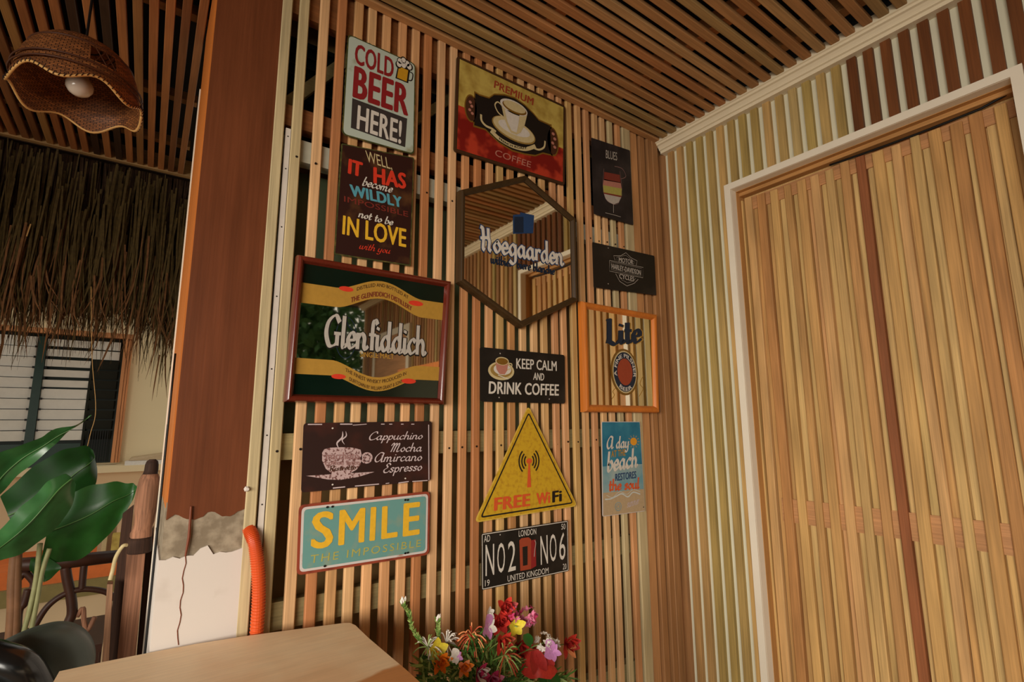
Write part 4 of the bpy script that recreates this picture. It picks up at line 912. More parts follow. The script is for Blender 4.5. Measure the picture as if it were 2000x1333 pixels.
# ------------------------------------------------------------------ thatch eave
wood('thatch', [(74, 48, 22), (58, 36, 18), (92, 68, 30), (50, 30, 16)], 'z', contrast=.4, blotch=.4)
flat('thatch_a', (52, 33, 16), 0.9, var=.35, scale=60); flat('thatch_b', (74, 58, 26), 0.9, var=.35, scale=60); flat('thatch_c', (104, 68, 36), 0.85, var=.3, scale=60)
th = empty('thatch_eave', (-0.5, 2.7, 0.3), 'shaggy dark brown thatched eave hanging outside beyond the lamp', 'thatch')
rt = random.Random(21)
lens = [rt.uniform(-.05, .05) for _ in range(40)]
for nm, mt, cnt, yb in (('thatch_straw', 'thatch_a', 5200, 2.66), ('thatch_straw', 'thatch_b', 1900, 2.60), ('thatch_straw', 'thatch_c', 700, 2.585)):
    mb = MB()
    for i in range(cnt):
        x = rt.uniform(-1.25, 0.115); q = (x + 1.25) / 1.365 * 39; k_ = int(q); cl = lens[k_] * (1 - q + k_) + lens[min(39, k_ + 1)] * (q - k_)
        y = yb + rt.uniform(-.02, .10); z0 = 1.10 if mt != 'thatch_b' else rt.uniform(.7, 1.1)
        z1 = 0.44 + cl + rt.gauss(0, .035) + (0.05 if mt == 'thatch_a' else 0) - (rt.random() < .16) * rt.uniform(0, .22)
        if x > 0.0: z1 -= .12 * (x / .1)
        if mt == 'thatch_c': z1 -= .03; z0 = min(z1 + rt.uniform(.15, .4), 1.05)
        w = rt.uniform(.0016, .0042); lean = rt.gauss(0, .035); c = rt.gauss(0, .02); ay = rt.uniform(-.6, .6)
        pts = []
        for s_ in range(4):
            t = s_ / 3; px_ = x + lean * t * t + c * math.sin(PI * t) * .4; pz = z0 + (z1 - z0) * t; ww = w * (1 - t ** 3 * .9)
            pts.append([(px_ - ww, y - .02 * t + ay * ww, pz), (px_ + ww, y - .02 * t - ay * ww, pz), (px_, y - .02 * t + ww * .8, pz)])
        vs = [p for r in pts for p in r]; mb.add(vs, [(a * 3 + b, a * 3 + (b + 1) % 3, a * 3 + 3 + (b + 1) % 3, a * 3 + 3 + b) for a in range(3) for b in range(3)])
    mb.build(nm, mt, th, kind='stuff')
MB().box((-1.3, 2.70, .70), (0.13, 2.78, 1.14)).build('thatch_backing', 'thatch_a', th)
MB().hexa([(-1.6, 2.62, 1.10), (0.6, 2.62, 1.10), (0.6, 2.95, 1.32), (-1.6, 2.95, 1.32)], [(-1.6, 2.62, 1.16), (0.6, 2.62, 1.16), (0.6, 2.95, 1.38), (-1.6, 2.95, 1.38)]).build('thatch_roof', 'thatch_a', th)
MB().tube([P3(60, 438, 2.57), P3(52, 462, 2.57)], .002, 5).build('stray_straw', 'lacing', th)

# ------------------------------------------------------------------ house behind: wall, louvre window
YH = 4.2
def hx(px, py, y=YH): return P3(px, py, y)
zs = hx(100, 908).z
bw = tag(MB().box((-1.6, YH, zs), (0.4, YH + .1, 2.2)).build('wall_back', 'cream_wall', loc=(-.5, YH, zs)), kind='structure')
wx1 = hx(250, 655).x; wz1 = hx(100, 648).z; wx0 = -1.25
# dark sheet laid over the solid wall stands in for the unlit room
w1 = tag(empty('window_1', (-.6, YH - .05, zs)), kind='structure')
flat('louvre_glass', (222, 218, 208), 0.25, 0.5, var=.04); flat('interior_shade', (22, 34, 26), 0.5); flat('louvre_clip', (34, 56, 48), 0.4); flat('room_dark', (26, 26, 16), 0.8)
MB().box((wx0, YH - .012, zs), (wx1, YH - .004, wz1)).build('dark_sheet', 'interior_shade', w1)
xm0, xm1 = hx(72, 720).x, hx(86, 720).x; xr = hx(172, 760).x; ztop_ = hx(90, 660).z; zlow = hx(60, 868).z
pitch = (hx(30, 737).z - hx(30, 841).z) / 5.0
z = ztop_; i = 0
while z - pitch > zlow - .01:
    z2 = z - pitch
    for a, b, dk in ((wx0 + .01, xm0 - .006, 0), (xm1 + .006, xr, 1)):
        gap = .0045 if (not dk or i > 4) else .020
        MB().hexa([(a, YH - .030, z2 + gap / 2), (b, YH - .030, z2 + gap / 2), (b, YH - .024, z2 + gap / 2), (a, YH - .024, z2 + gap / 2)], [(a, YH - .040, z - gap / 2), (b, YH - .040, z - gap / 2), (b, YH - .034, z - gap / 2), (a, YH - .034, z - gap / 2)]).build('louvre_blade', 'louvre_glass', w1)
    a, b = xr + .004, wx1 - .03; gap = .0045
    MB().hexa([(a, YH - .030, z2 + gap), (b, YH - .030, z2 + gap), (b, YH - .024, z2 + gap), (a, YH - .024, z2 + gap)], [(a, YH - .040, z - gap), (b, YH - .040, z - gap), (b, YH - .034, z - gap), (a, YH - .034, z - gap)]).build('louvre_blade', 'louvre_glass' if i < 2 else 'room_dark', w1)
    MB().box((xm0 - .016, YH - .046, z2 - .006), (xm1 + .016, YH - .04, z2 + .006)).build('louvre_clip', 'black', w1)
    z = z2; i += 1
MB().box((xm0 - .004, YH - .052, zs), (xm1 + .004, YH - .02, ztop_)).build('mullion', 'louvre_clip', w1)
MB().box((wx0, YH - .036, zlow - .16), (xr, YH - .02, zlow - .0)).build('louvre_blade', 'louvre_clip', w1)
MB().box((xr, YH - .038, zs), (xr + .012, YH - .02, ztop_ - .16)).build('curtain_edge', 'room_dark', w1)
for k_ in range(9):
    xx = xr + .03 + k_ * .012; MB().box((xx, YH - .044, zs + .01), (xx + .004, YH - .040, zs + .20)).build('grille_bar', 'black', w1)
MB().box((wx0 - .05, YH - .06, wz1 - .02), (wx1 + .03, YH, wz1 + .012)).build('window_frame', 'window_frame_wood', w1)
for k_, (dx, w_) in enumerate([(0.0, .018), (.020, .012), (.034, .010)]): MB().box((wx1 - .012 + dx, YH - .06 + .006 * k_, zs), (wx1 - .012 + dx + w_, YH, wz1 - .02)).build('window_frame', 'window_frame_wood', w1)
MB().box((-1.5, YH - .20, zs - .05), (0.35, YH + .02, zs - .012)).build('window_sill', 'cream_wall', w1)
tag(MB().hexa([(-.08, YH - .19, zs - .012), (.12, YH - .19, zs - .012), (.12, YH - .04, zs - .012), (-.08, YH - .04, zs - .012)], [(-.08, YH - .18, zs + .012), (.11, YH - .18, zs + .012), (.11, YH - .04, zs + .018), (-.08, YH - .04, zs + .010)]).build('paper_stack', 'p_white'), 'stack of white papers on the window sill', 'papers')
tag(MB().hexa([(-.06, YH - .16, zs + .014), (.16, YH - .16, zs + .014), (.16, YH - .03, zs + .020), (-.06, YH - .03, zs + .016)], [(-.05, YH - .15, zs + .030), (.16, YH - .15, zs + .055), (.16, YH - .03, zs + .06), (-.05, YH - .03, zs + .032)]).build('cardboard_folder', 'p_sand'), 'tan cardboard folder lying on the papers on the window sill', 'folder')
tag(MB().box((-1.6, YH + .01, -0.74), (0.5, YH + .1, zs)).build('wall_back_base', 'cream_wall'), kind='structure')
tag(MB().box((-1.6, YH - .50, FLOOR - .11), (0.5, YH + .1, -0.90)).build('plinth_base', 'ground_sand'), kind='structure')
tag(MB().box((-1.6, YH - .5, -0.82), (0.5, YH + .1, -0.735)).build('orange_plinth', 'orange_band'), kind='structure')
tag(MB().box((-1.6, YH - .53, -0.90), (0.5, YH + .1, -0.82)).build('olive_step', 'olive_band'), kind='structure')
for k_, (a, b, c, d, mt) in enumerate([(190, 1010, 232, 1058, 'p_sand'), (196, 1030, 214, 1076, 'p_cream'), (216, 1040, 240, 1076, 'print_gold')]):
    p = P3(a, d, 3.6); q = P3(c, b, 3.6)
    lab = ['tan cardboard carton on the plinth behind the plant, topmost', 'pale carton on the plinth behind the plant, left of the ochre one', 'ochre carton on the plinth next to the old wooden post'][k_]
    p = P3(a, d, 3.8); q = P3(c, b, 3.8); x0_ = p.x + (0, .004, .002)[k_]; y0_ = (3.86, 3.76, 3.72)[k_]
    tag(MB().box((x0_, y0_, -0.735), (q.x - .004, y0_ + .09, max(q.z, -.72))).build('carton', mt), lab, 'carton', 'cartons on the plinth')

# ------------------------------------------------------------------ big-leaved plant
plant = empty('potted_plant', (-0.72, 1.98, FLOOR), 'large-leaved green plant with long stalks beside the old post', 'plant')
def leaf(rows, mat, Yf):
    """rows from base to tip: (left px, mid px, right px) with the depth of the three"""
    vs = []; n = len(rows)
    R_ = []
    for L_, Mi, Rr, dy in rows:
        a = P3(L_[0], L_[1], Yf + dy[0]); m = P3(Mi[0], Mi[1], Yf + dy[1]); c = P3(Rr[0], Rr[1], Yf + dy[2])
        R_.append((a, m, c))
    # refine along with catmull
    cols = [catmull([r[k] for r in R_], 5) for k in range(3)]
    N = len(cols[0]); mb = MB()
    for i in range(N):
        a, m, c = cols[0][i], cols[1][i], cols[2][i]
        for t in (0, .33, .66): p = a.lerp(m, t); vs.append(p + Vector((0, math.sin(i * .9) * .003 * (1 - t), math.sin(i * .9 + 1) * .002)))
        vs.append(m)
        for t in (.33, .66, 1): p = m.lerp(c, t); vs.append(p + Vector((0, math.sin(i * .8) * .003 * t, math.sin(i * .8 + 2) * .002)))
    off = Vector((0, .0012, .0004)); nv = len(vs)
    fs = [(i * 7 + k, i * 7 + k + 1, i * 7 + 8 + k, i * 7 + 7 + k) for i in range(N - 1) for k in range(6)]
    mb.add(vs + [v + off for v in vs], fs + [tuple(nv + q for q in f[::-1]) for f in fs])
    o = mb.build('leaf', mat, plant, smooth=True)
    rb_ = MB().tube([v + Vector((0, -.0015, 0)) for v in cols[1]], [.0020 * (1 - .8 * i / N) for i in range(N)], 6).build('midrib', 'leaf_vein', o, smooth=True)
    return o
c_ = lambda x, y: (x / 2.5, 800 + y / 2.5)
leaf([(c_(-160, 420), c_(-60, 430), c_(0, 420), (0, .03, .05)), (c_(-60, 260), c_(10, 330), c_(60, 350), (0, .04, .05)), (c_(40, 195), c_(110, 240), c_(140, 280), (0, .04, .04)), (c_(180, 150), c_(210, 180), c_(240, 200), (0, .03, .03)),
      (c_(250, 105), c_(285, 130), c_(300, 140), (0, .02, .03)), (c_(370, 75), c_(370, 85), c_(360, 92), (0, .01, .02)), (c_(445, 28), c_(446, 30), c_(446, 32), (0, 0, 0))], 'leaf_bright', 1.86)
leaf([(c_(0, 430), c_(40, 520), c_(90, 640), (.05, 0, .02)), (c_(90, 345), c_(150, 470), c_(200, 600), (.05, 0, .02)), (c_(200, 255), c_(270, 400), c_(330, 540), (.05, 0, .03)), (c_(310, 200), c_(360, 320), c_(400, 450), (.05, .0, .03)), (c_(400, 180), c_(430, 270), c_(465, 370), (.05, .0, .03)), (c_(446, 190), c_(460, 240), c_(475, 300), (.04, .02, .03)), (c_(458, 215), c_(462, 225), c_(466, 240), (.03, .03, .03))], 'leaf_dark', 1.98)
leaf([(c_(250, 460), c_(230, 600), c_(200, 740), (.02, 0, .03)), (c_(370, 400), c_(340, 560), c_(290, 745), (.02, 0, .04)), (c_(480, 365), c_(450, 510), c_(380, 735), (.02, 0, .05)), (c_(570, 356), c_(550, 450), c_(480, 665), (.02, 0, .04)), (c_(635, 362), c_(620, 420), c_(575, 560), (.02, .01, .03)), (c_(664, 370), c_(655, 400), c_(640, 460), (.01, .01, .01)), (c_(670, 380), c_(669, 384), c_(667, 388), (0, 0, 0))], 'leaf_green', 1.92)
leaf([(c_(322, 318), c_(352, 338), c_(370, 370), (0, .02, .06)), (c_(250, 340), c_(290, 390), c_(352, 470), (0, .01, .06)), (c_(180, 410), c_(230, 460), c_(290, 560), (0, 0, .06)), (c_(90, 490), c_(150, 550), c_(190, 650), (0, 0, .06)), (c_(0, 590), c_(60, 630), c_(90, 710), (0, 0, .05)), (c_(-90, 680), c_(-50, 710), c_(-30, 750), (0, .02, .04)), (c_(-150, 760), c_(-148, 764), c_(-146, 768), (0, 0, 0))], 'leaf_bright', 1.80)
leaf([(c_(150, 730), c_(185, 735), c_(240, 730), (0, 0, 0)), (c_(145, 780), c_(200, 790), c_(300, 770), (0, 0, 0)), (c_(180, 830), c_(215, 820), c_(260, 815), (0, 0, 0)), (c_(212, 846), c_(215, 848), c_(218, 846), (0, 0, 0))], 'leaf_green', 1.95)
for pts, r, mt in [([(75, 700), (62, 850), (58, 1000), (45, 1180), (30, 1400)], .011, 'stem_brown'), ([(92, 600), (82, 760), (80, 900), (70, 1150), (40, 1400)], .010, 'stem_brown'),
                   ([(196, 655), (175, 840), (140, 1000), (112, 1110), (60, 1400)], .006, 'stem_green'), ([(242, 680), (205, 800), (180, 940), (150, 1090), (80, 1400)], .0055, 'stem_green')]:
    ys = 1.90
    pp = [P3(*c_(a, b), ys) for a, b in pts]
    if len(pts) == 5: pp.append(Vector((-0.70, 1.98, FLOOR + .30)))
    MB().tube(catmull(pp, 6), r, 8).build('stalk', mt, plant, smooth=True)
MB().lathe((-0.72, 1.98, FLOOR), [(.13, 0), (.18, .28), (.195, .28), (.195, .32), (.175, .32), (.17, .29)], 28).build('pot', 'pot_clay', plant, smooth=False)
MB().lathe((-0.72, 1.98, FLOOR + .28), [(.17, 0), (.165, .02)], 24).build('soil', 'soil', plant)

tag(MB().tube(catmull([P3(178, 560, 2.56), P3(180, 700, 2.55), P3(187, 800, 2.54), P3(176, 850, 2.54), P3(162, 910, 2.54)], 6), .0012, 5).build('long_straw', 'lacing', smooth=True), 'single long pale straw dangling from the thatched eave over the leaves', 'straw')
# ------------------------------------------------------------------ old carved wooden post and planks
YP = 1.62
def pp_(x, y, Y=YP): return P3(220 + x / 3.1, 850 + y / 3.1, Y)
post = empty('wooden_post', (pp_(150, 1330).x, YP, FLOOR), 'weathered reddish wooden post with a turned head, left of the pillar', 'post')
def profile_solid(rows, Y, dep):
    """rows: (left px, right px, y px) in the crop, made into a rounded turned solid"""
    mb = MB(); seg = 16; vs = []
    for l_, r_, y_ in rows:
        a, b = pp_(l_, y_, Y), pp_(r_, y_, Y); c = (a + b) / 2; r = (b - a).length / 2
        for k in range(seg):
            an = 2 * PI * k / seg; vs.append(c + Vector((math.cos(an) * r, math.sin(an) * min(r, dep), 0)))
    n = len(rows); mb.add(vs, [(i * seg + k, i * seg + (k + 1) % seg, (i + 1) * seg + (k + 1) % seg, (i + 1) * seg + k) for i in range(n - 1) for k in range(seg)] + [tuple(range(seg)), tuple(range((n - 1) * seg, n * seg))[::-1]])
    return mb
profile_solid([(222, 262, 148), (205, 276, 160), (196, 279, 180), (190, 277, 215), (180, 272, 240)], YP, .04).build('post_cap', 'old_wood_dark', post, smooth=True)
profile_solid([(178, 276, 236), (160, 290, 268), (148, 292, 310), (138, 282, 370), (130, 275, 430), (132, 262, 480), (130, 252, 530), (122, 240, 560), (106, 240, 590), (104, 238, 610), (108, 236, 622)], YP, .05).build('turned_head', 'old_wood', post, smooth=True)
profile_solid([(100, 236, 618), (92, 238, 640), (90, 236, 690), (88, 232, 712)], YP, .05).build('collar', 'old_wood_dark', post, smooth=True)
def plank(name, tl, tr, br, bl, Y, d, mat, par):
    pts = [pp_(*p, Y) for p in (bl, br, tr, tl)]
    # carry the plank on down to the floor
    k1 = (FLOOR - pts[3].z) / (pts[0].z - pts[3].z); k2 = (FLOOR - pts[2].z) / (pts[1].z - pts[2].z)
    pts[0] = pts[3] + (pts[0] - pts[3]) * k1; pts[1] = pts[2] + (pts[1] - pts[2]) * k2
    pts[1].y = pts[0].y = Y
    return MB().prism(pts, (0, d, 0)).build(name, mat, par)
plank('shaft', (88, 706), (198, 706), (140, 1333), (30, 1333), YP, .06, 'old_wood', post)
plank('side_plank', (60, 484), (128, 430), (70, 1000), (0, 1010), YP + .03, .03, 'old_wood_dark', post)
plank('side_plank', (200, 706), (250, 560), (206, 1333), (146, 1333), YP + .05, .04, 'old_wood_dark', post)
plank('side_plank', (-34, 905), (0, 905), (-22, 1333), (-62, 1333), YP - .02, .03, 'old_wood', post)
tag(MB().tube(catmull([pp_(86, 668, YP - .055), pp_(60, 676, YP - .06), (pp_(20, 740, YP - .05)), (pp_(0, 820, YP - .04)), (pp_(-16, 880, YP - .045))], 8), .0042, 8).build('rope', 'p_cream', smooth=True), 'short pale rope looped over the old wooden post', 'rope')

# ------------------------------------------------------------------ bentwood chair behind
flat('bentwood', (58, 32, 20), 0.5, var=.2)
ch = empty('bentwood_chair', (-0.25, 2.3, FLOOR), 'dark bentwood armchair standing in the yard behind the plant', 'chair')
def cp(x, y, Y=2.25): return P3(x / 4.26, 1020 + y / 4.26, Y)
MB().tube([cp(90, 362), cp(300, 350), cp(560, 330), cp(980, 285)], [.020, .022, .022, .020], 8).build('top_rail', 'bentwood', ch, smooth=True)
MB().tube(catmull([cp(545, 380), cp(560, 480), cp(590, 620), cp(600, 760), cp(560, 900), cp(555, 1300)], 6), .014, 8).build('back_post', 'bentwood', ch, smooth=True)
MB().tube(catmull([cp(700, 360), cp(690, 460), cp(682, 560)], 6), .010, 8).build('spindle', 'bentwood', ch, smooth=True)
MB().tube(catmull([cp(250, 960), cp(300, 850), cp(400, 700), cp(540, 600), cp(700, 560), cp(870, 580), cp(960, 640)], 8), .009, 8).build('arm_hoop', 'bentwood', ch, smooth=True)
MB().tube(catmull([cp(150, 480), cp(210, 430), cp(280, 500), cp(270, 560)], 6), .010, 8).build('arm_hoop', 'bentwood', ch, smooth=True)
MB().tube(catmull([cp(235, 560), cp(200, 680), cp(150, 780), cp(140, 1250)], 6), .011, 8).build('back_post', 'bentwood', ch, smooth=True)
MB().tube(catmull([cp(640, 790), cp(690, 720), cp(700, 830), cp(730, 900), cp(790, 790)], 6), .007, 8).build('spindle', 'old_wood', ch, smooth=True)
sz = FLOOR + .42
MB().box((-.46, 2.24, sz), (-.05, 2.56, sz + .025)).build('seat', 'bentwood', ch)
for x, y in [(-.44, 2.26), (-.07, 2.26), (-.44, 2.54), (-.07, 2.54)]: MB().box((x - .014, y - .014, FLOOR), (x + .014, y + .014, sz)).build('leg', 'bentwood', ch)

# ------------------------------------------------------------------ round dark chair back at the lower left
flat('vinyl_grey', (64, 70, 62), 0.42, 0.5, var=.06); flat('vinyl_black', (18, 18, 17), 0.2, 0.6)
dc = empty('round_chair', (-0.30, 1.36, FLOOR), 'dark grey round-backed chair at the table, half hidden by it', 'chair')
Yc = 1.40
out = [(-60, 1290), (0, 1262), (40, 1243), (80, 1229), (112, 1223), (140, 1226), (165, 1240), (180, 1262), (185, 1290), (178, 1330), (160, 1400), (60, 1440), (-60, 1440)]
oc = catmull([P3(a, b, Yc) for a, b in out] + [P3(*out[0], Yc)], 4)[:-1]; cen = sum(oc, Vector((0, 0, 0))) / len(oc); n = len(oc); vs = []; 
for d, y in [(1.0, .03), (1.0, .0), (.97, -.012), (.88, -.022), (.6, -.03), (.05, -.034)]: vs += [cen + (p - cen) * d + Vector((0, y, 0)) for p in oc]
MB().add(vs, [(i * n + k, i * n + (k + 1) % n, (i + 1) * n + (k + 1) % n, (i + 1) * n + k) for i in range(5) for k in range(n)] + [tuple(range(n)), tuple(range(5 * n, 6 * n))]).build('backrest', 'vinyl_grey', dc, smooth=True)
MB().tube(catmull([P3(-70, 1275, Yc - .05), P3(-10, 1290, Yc - .08), P3(40, 1310, Yc - .09), P3(70, 1360, Yc - .08)], 6), .03, 12).build('armrest', 'vinyl_black', dc, smooth=True)
MB().box((-.50, 1.0, FLOOR + .42), (-.14, 1.38, FLOOR + .47)).build('seat', 'vinyl_grey', dc)
for x, y in [(-.48, 1.03), (-.16, 1.03), (-.48, 1.36), (-.16, 1.36)]: MB().tube([(x, y, FLOOR), (x, y, FLOOR + .42)], .012, 8).build('leg', 'vinyl_black', dc)
for x in (-.42, -.22): MB().tube([(x, 1.37, FLOOR + .44), (x, Yc + .035, cen.z)], .011, 8).build('back_support', 'vinyl_black', dc)

# ------------------------------------------------------------------ vase and flowers
for nm, c in dict(f_red=(200, 56, 44), f_red2=(168, 44, 40), f_pink=(214, 120, 150), f_lilac=(206, 140, 196), f_white=(226, 218, 206), f_orange=(238, 130, 30), f_yellow=(222, 200, 60), f_rust=(180, 74, 44), f_magenta=(180, 50, 90), f_leaf=(86, 128, 56), f_leaf2=(150, 172, 96), f_stem=(120, 140, 70), f_peach=(232, 150, 96)).items():
    flat(nm, c, 0.5, 0.3, var=.15, scale=200)
YF = 0.97
st_ = empty('side_stool', (0.62, 1.0, FLOOR), 'small wooden stool carrying the flower vase beside the table', 'stool')
SZ = -0.73
MB().lathe((0.62, 0.98, SZ - .025), [(.13, 0), (.135, .01), (.13, .025)], 28).build('seat', 'table_wood', st_)
for k_ in range(3):
    a = 2 * PI * k_ / 3 + .4; MB().tube([(0.62 + .11 * math.cos(a), .98 + .11 * math.sin(a), FLOOR), (.62 + .08 * math.cos(a), .98 + .08 * math.sin(a), SZ - .025)], .013, 8).build('leg', 'table_leg_wood', st_)
flat('vase_white', (206, 200, 186), 0.25, 0.5)
VC = Vector((0.62, 0.98, SZ)); VT = SZ + .20
tag(MB().lathe(VC, [(.045, 0), (.06, .05), (.062, .09), (.048, .14), (.044, .17), (.054, .20), (.050, .20), (.040, .17), (.042, .14)], 28).build('vase', 'vase_white', smooth=True), 'white vase holding the mixed bunch of flowers', 'vase')
rf = random.Random(31)
def fp(x, y, dy=0): return P3(760 + x / 5.263, 1150 + y / 5.263, YF + dy)
def stem(par, head, mat='f_stem', r=.0013, lean=0):
    root = VC + Vector((rf.uniform(-.025, .025), rf.uniform(-.02, .02), .06 + rf.uniform(0, .02))); mouth = VC + Vector((rf.uniform(-.03, .03), rf.uniform(-.025, .025), .20))
    MB().tube(catmull([root, mouth, mouth.lerp(head, .55) + Vector((rf.uniform(-.01, .01), 0, .01)), head], 4), r, 5).build('stem', mat, par, smooth=True)
def petal(c, d, up, L, w, curl=.3, n=5):
    """a curved petal leaving c along d"""
    d = d.normalized(); s_ = d.cross(up).normalized(); u = s_.cross(d).normalized(); vs = []
    for i in range(n):
        t = i / (n - 1); ww = w * math.sin(PI * min(1, .12 + t * .86)) ** .7; p = c + d * L * t + u * L * curl * t * t
        vs += [p - s_ * ww + u * ww * .3, p + u * .0004, p + s_ * ww + u * ww * .3]
    fs = [(i * 3 + k, i * 3 + k + 1, i * 3 + 4 + k, i * 3 + 3 + k) for i in range(n - 1) for k in range(2)]
    return vs, fs
def bloom(label, head, kind, mats, R, group=None):
    R = R * 1.45
    rt_ = empty('flower', tuple(head), label, 'flower', group); stem(rt_, head)
    face = Vector((rf.uniform(-.4, .4), -1, rf.uniform(.0, .6))).normalized(); a = face.orthogonal().normalized(); b = face.cross(a)
    if kind == 'ball':      # cluster of many little florets
        for q in range(22):
            dr = Vector((rf.gauss(0, 1), rf.gauss(0, 1), rf.gauss(0, 1))).normalized(); c = head + dr * R * .75; mb = MB()
            for k in range(4):
                an = PI / 2 * k + rf.random(); o_ = dr.orthogonal().normalized(); v2 = dr.cross(o_)
                v, f = petal(c, (o_ * math.cos(an) + v2 * math.sin(an) + dr * .7), dr, R * .42, R * .12, -.2, 4); mb.add(v, f)
            mb.build('floret', mats[q % len(mats)], rt_, smooth=True)
    elif kind == 'open':    # single row of broad petals
        for k in range(5):
            an = 2 * PI * k / 5 + rf.random() * .3; v, f = petal(head, a * math.cos(an) + b * math.sin(an) + face * .35, face, R * rf.uniform(.9, 1.1), R * .38, .15, 6); MB().add(v, f).build('petal', mats[0], rt_, smooth=True)
        MB().tube([head, head + face * R * .5], [R * .07, R * .04], 6).build('stamen', mats[-1], rt_, smooth=True)
    elif kind == 'ruffle':  # double, ruffled
        for k in range(18):
            an = 2.4 * k; el = .1 + k / 18 * 1.5; v, f = petal(head, (a * math.cos(an) + b * math.sin(an)) * math.cos(el) + face * math.sin(el), face, R * (1 - .35 * k / 18), R * .26, .35, 5); MB().add(v, f).build('petal', mats[k % len(mats)], rt_, smooth=True)
    elif kind == 'orchid':
        for k, (L, w, m) in enumerate([(1, .45, 0), (.9, .42, 0), (.7, .25, 0), (.7, .22, -1), (.6, .2, -1)]):
            an = 2 * PI * k / 5 - 1.9; v, f = petal(head, a * math.cos(an) + b * math.sin(an) + face * .2, face, R * L, R * w, .1, 6); MB().add(v, f).build('petal', mats[m], rt_, smooth=True)
    elif kind == 'spider':  # thin curling filaments
        for k in range(26):
            dr = Vector((rf.gauss(0, 1), rf.gauss(0, 1) * .7 - .3, rf.gauss(.4, .8))).normalized(); MB().tube(catmull([head, head + dr * R * .6, head + dr * R + Vector((0, 0, -R * .3))], 3), R * .045, 4).build('petal', mats[k % len(mats)], rt_, smooth=True)
    elif kind == 'bell':    # hanging skirt
        c0 = head; v = []; N_ = 20; mb = MB()
        for j in range(5):
            t = j / 4; rr = R * (.15 + .75 * t ** .7)
            for k in range(N_): an = 2 * PI * k / N_; v.append(c0 + Vector((math.cos(an) * rr * (1 + .1 * math.sin(5 * an)), math.sin(an) * rr, -R * 1.1 * t + .08 * R * math.sin(5 * an) * t)) + Vector((R * .35 * t, 0, 0)))
        mb.add(v, [(j * N_ + k, j * N_ + (k + 1) % N_, (j + 1) * N_ + (k + 1) % N_, (j + 1) * N_ + k) for j in range(4) for k in range(N_)]); mb.build('petal_skirt', mats[0], rt_, smooth=True)
        for k in range(3): v, f = petal(head + Vector((rf.uniform(-.01, .01), -R * .3, 0)), Vector((rf.uniform(-.8, .8), -.5, -1)), Vector((0, -1, 0)), R, R * .3, .1); MB().add(v, f).build('petal', mats[-1], rt_, smooth=True)
    return rt_
bloom('scarlet ruffled flower at the top of the bunch', fp(1190, 200), 'ruffle', ['f_red', 'f_red2'], .020)
bloom('pink cluster flower beside the topmost scarlet bloom', fp(1265, 270, -.01), 'ball', ['f_pink', 'f_magenta'], .015)
bloom('pink round cluster flower standing alone at the upper right of the bunch', fp(1430, 285), 'ball', ['f_pink', 'f_magenta', 'f_pink'], .016)
bloom('lilac orchid facing forward near the top of the bunch', fp(1020, 400, -.03), 'orchid', ['f_lilac', 'f_white'], .022)
bloom('red open flower behind the lilac orchid', fp(1140, 350, .0), 'ruffle', ['f_red', 'f_red2'], .022)
bloom('yellow spidery flower under the pink cluster', fp(1290, 385, -.02), 'open', ['f_yellow', 'f_leaf2'], .016)
bloom('small white star flower left of the scarlet top bloom', fp(1020, 255), 'open', ['f_white', 'f_white'], .010)
bloom('rust orange spidery flower at the middle left of the bunch', fp(850, 480, -.02), 'spider', ['f_rust', 'f_peach'], .022)
bloom('red ruffled flower in the middle of the bunch', fp(1150, 540, -.04), 'ruffle', ['f_red', 'f_rust'], .020)
bloom('large drooping red flower at the right of the bunch', fp(1480, 610, -.04), 'bell', ['f_red', 'f_red2'], .030)
bloom('tall red flower behind the drooping red one', fp(1310, 620, -.01), 'ruffle', ['f_red2', 'f_red'], .024)
bloom('red flower at the far right edge of the bunch', fp(1820, 570, .0), 'ruffle', ['f_red', 'f_red', 'f_red2', 'f_peach'], .024)
bloom('white cluster of small flowers near the right edge', fp(1590, 560, -.05), 'ball', ['f_white'], .015); bloom('second white cluster, beside the red flower at the far right', fp(1690, 580, -.05), 'ball', ['f_white', 'f_white'], .011)
bloom('lilac orchid at the right below the white clusters', fp(1680, 650, -.07), 'orchid', ['f_lilac', 'f_lilac'], .019)
bloom('bright orange flower at the lower left of the bunch', fp(520, 750, -.03), 'ruffle', ['f_orange'], .017)
bloom('yellow flower above the bright orange one', fp(470, 650, -.01), 'open', ['f_yellow', 'f_orange'], .018)
bloom('peach orange ruffled flower near the bottom left', fp(765, 810, -.05), 'ruffle', ['f_peach', 'f_orange'], .014)
bloom('small pale violet flower above the peach one', fp(695, 700, -.04), 'orchid', ['f_white', 'f_lilac'], .013)
bloom('magenta and white flower at the bottom of the bunch', fp(910, 880, -.06), 'ruffle', ['f_magenta', 'f_white'], .018)
bloom('pale white lily-like bloom at the left of the bunch', fp(590, 560, .0), 'spider', ['f_white', 'f_white'], .022); bloom('greenish white bloom at the far left over the vase', fp(400, 600, .0), 'spider', ['f_white', 'f_leaf2'], .020)
bloom('green and gold spidery bloom in the lower middle', fp(1180, 690, -.06), 'spider', ['f_leaf2', 'f_rust'], .024)
bloom('dark pink flower at the bottom edge in front', fp(1050, 950, -.06), 'ruffle', ['f_magenta', 'f_pink'], .018)
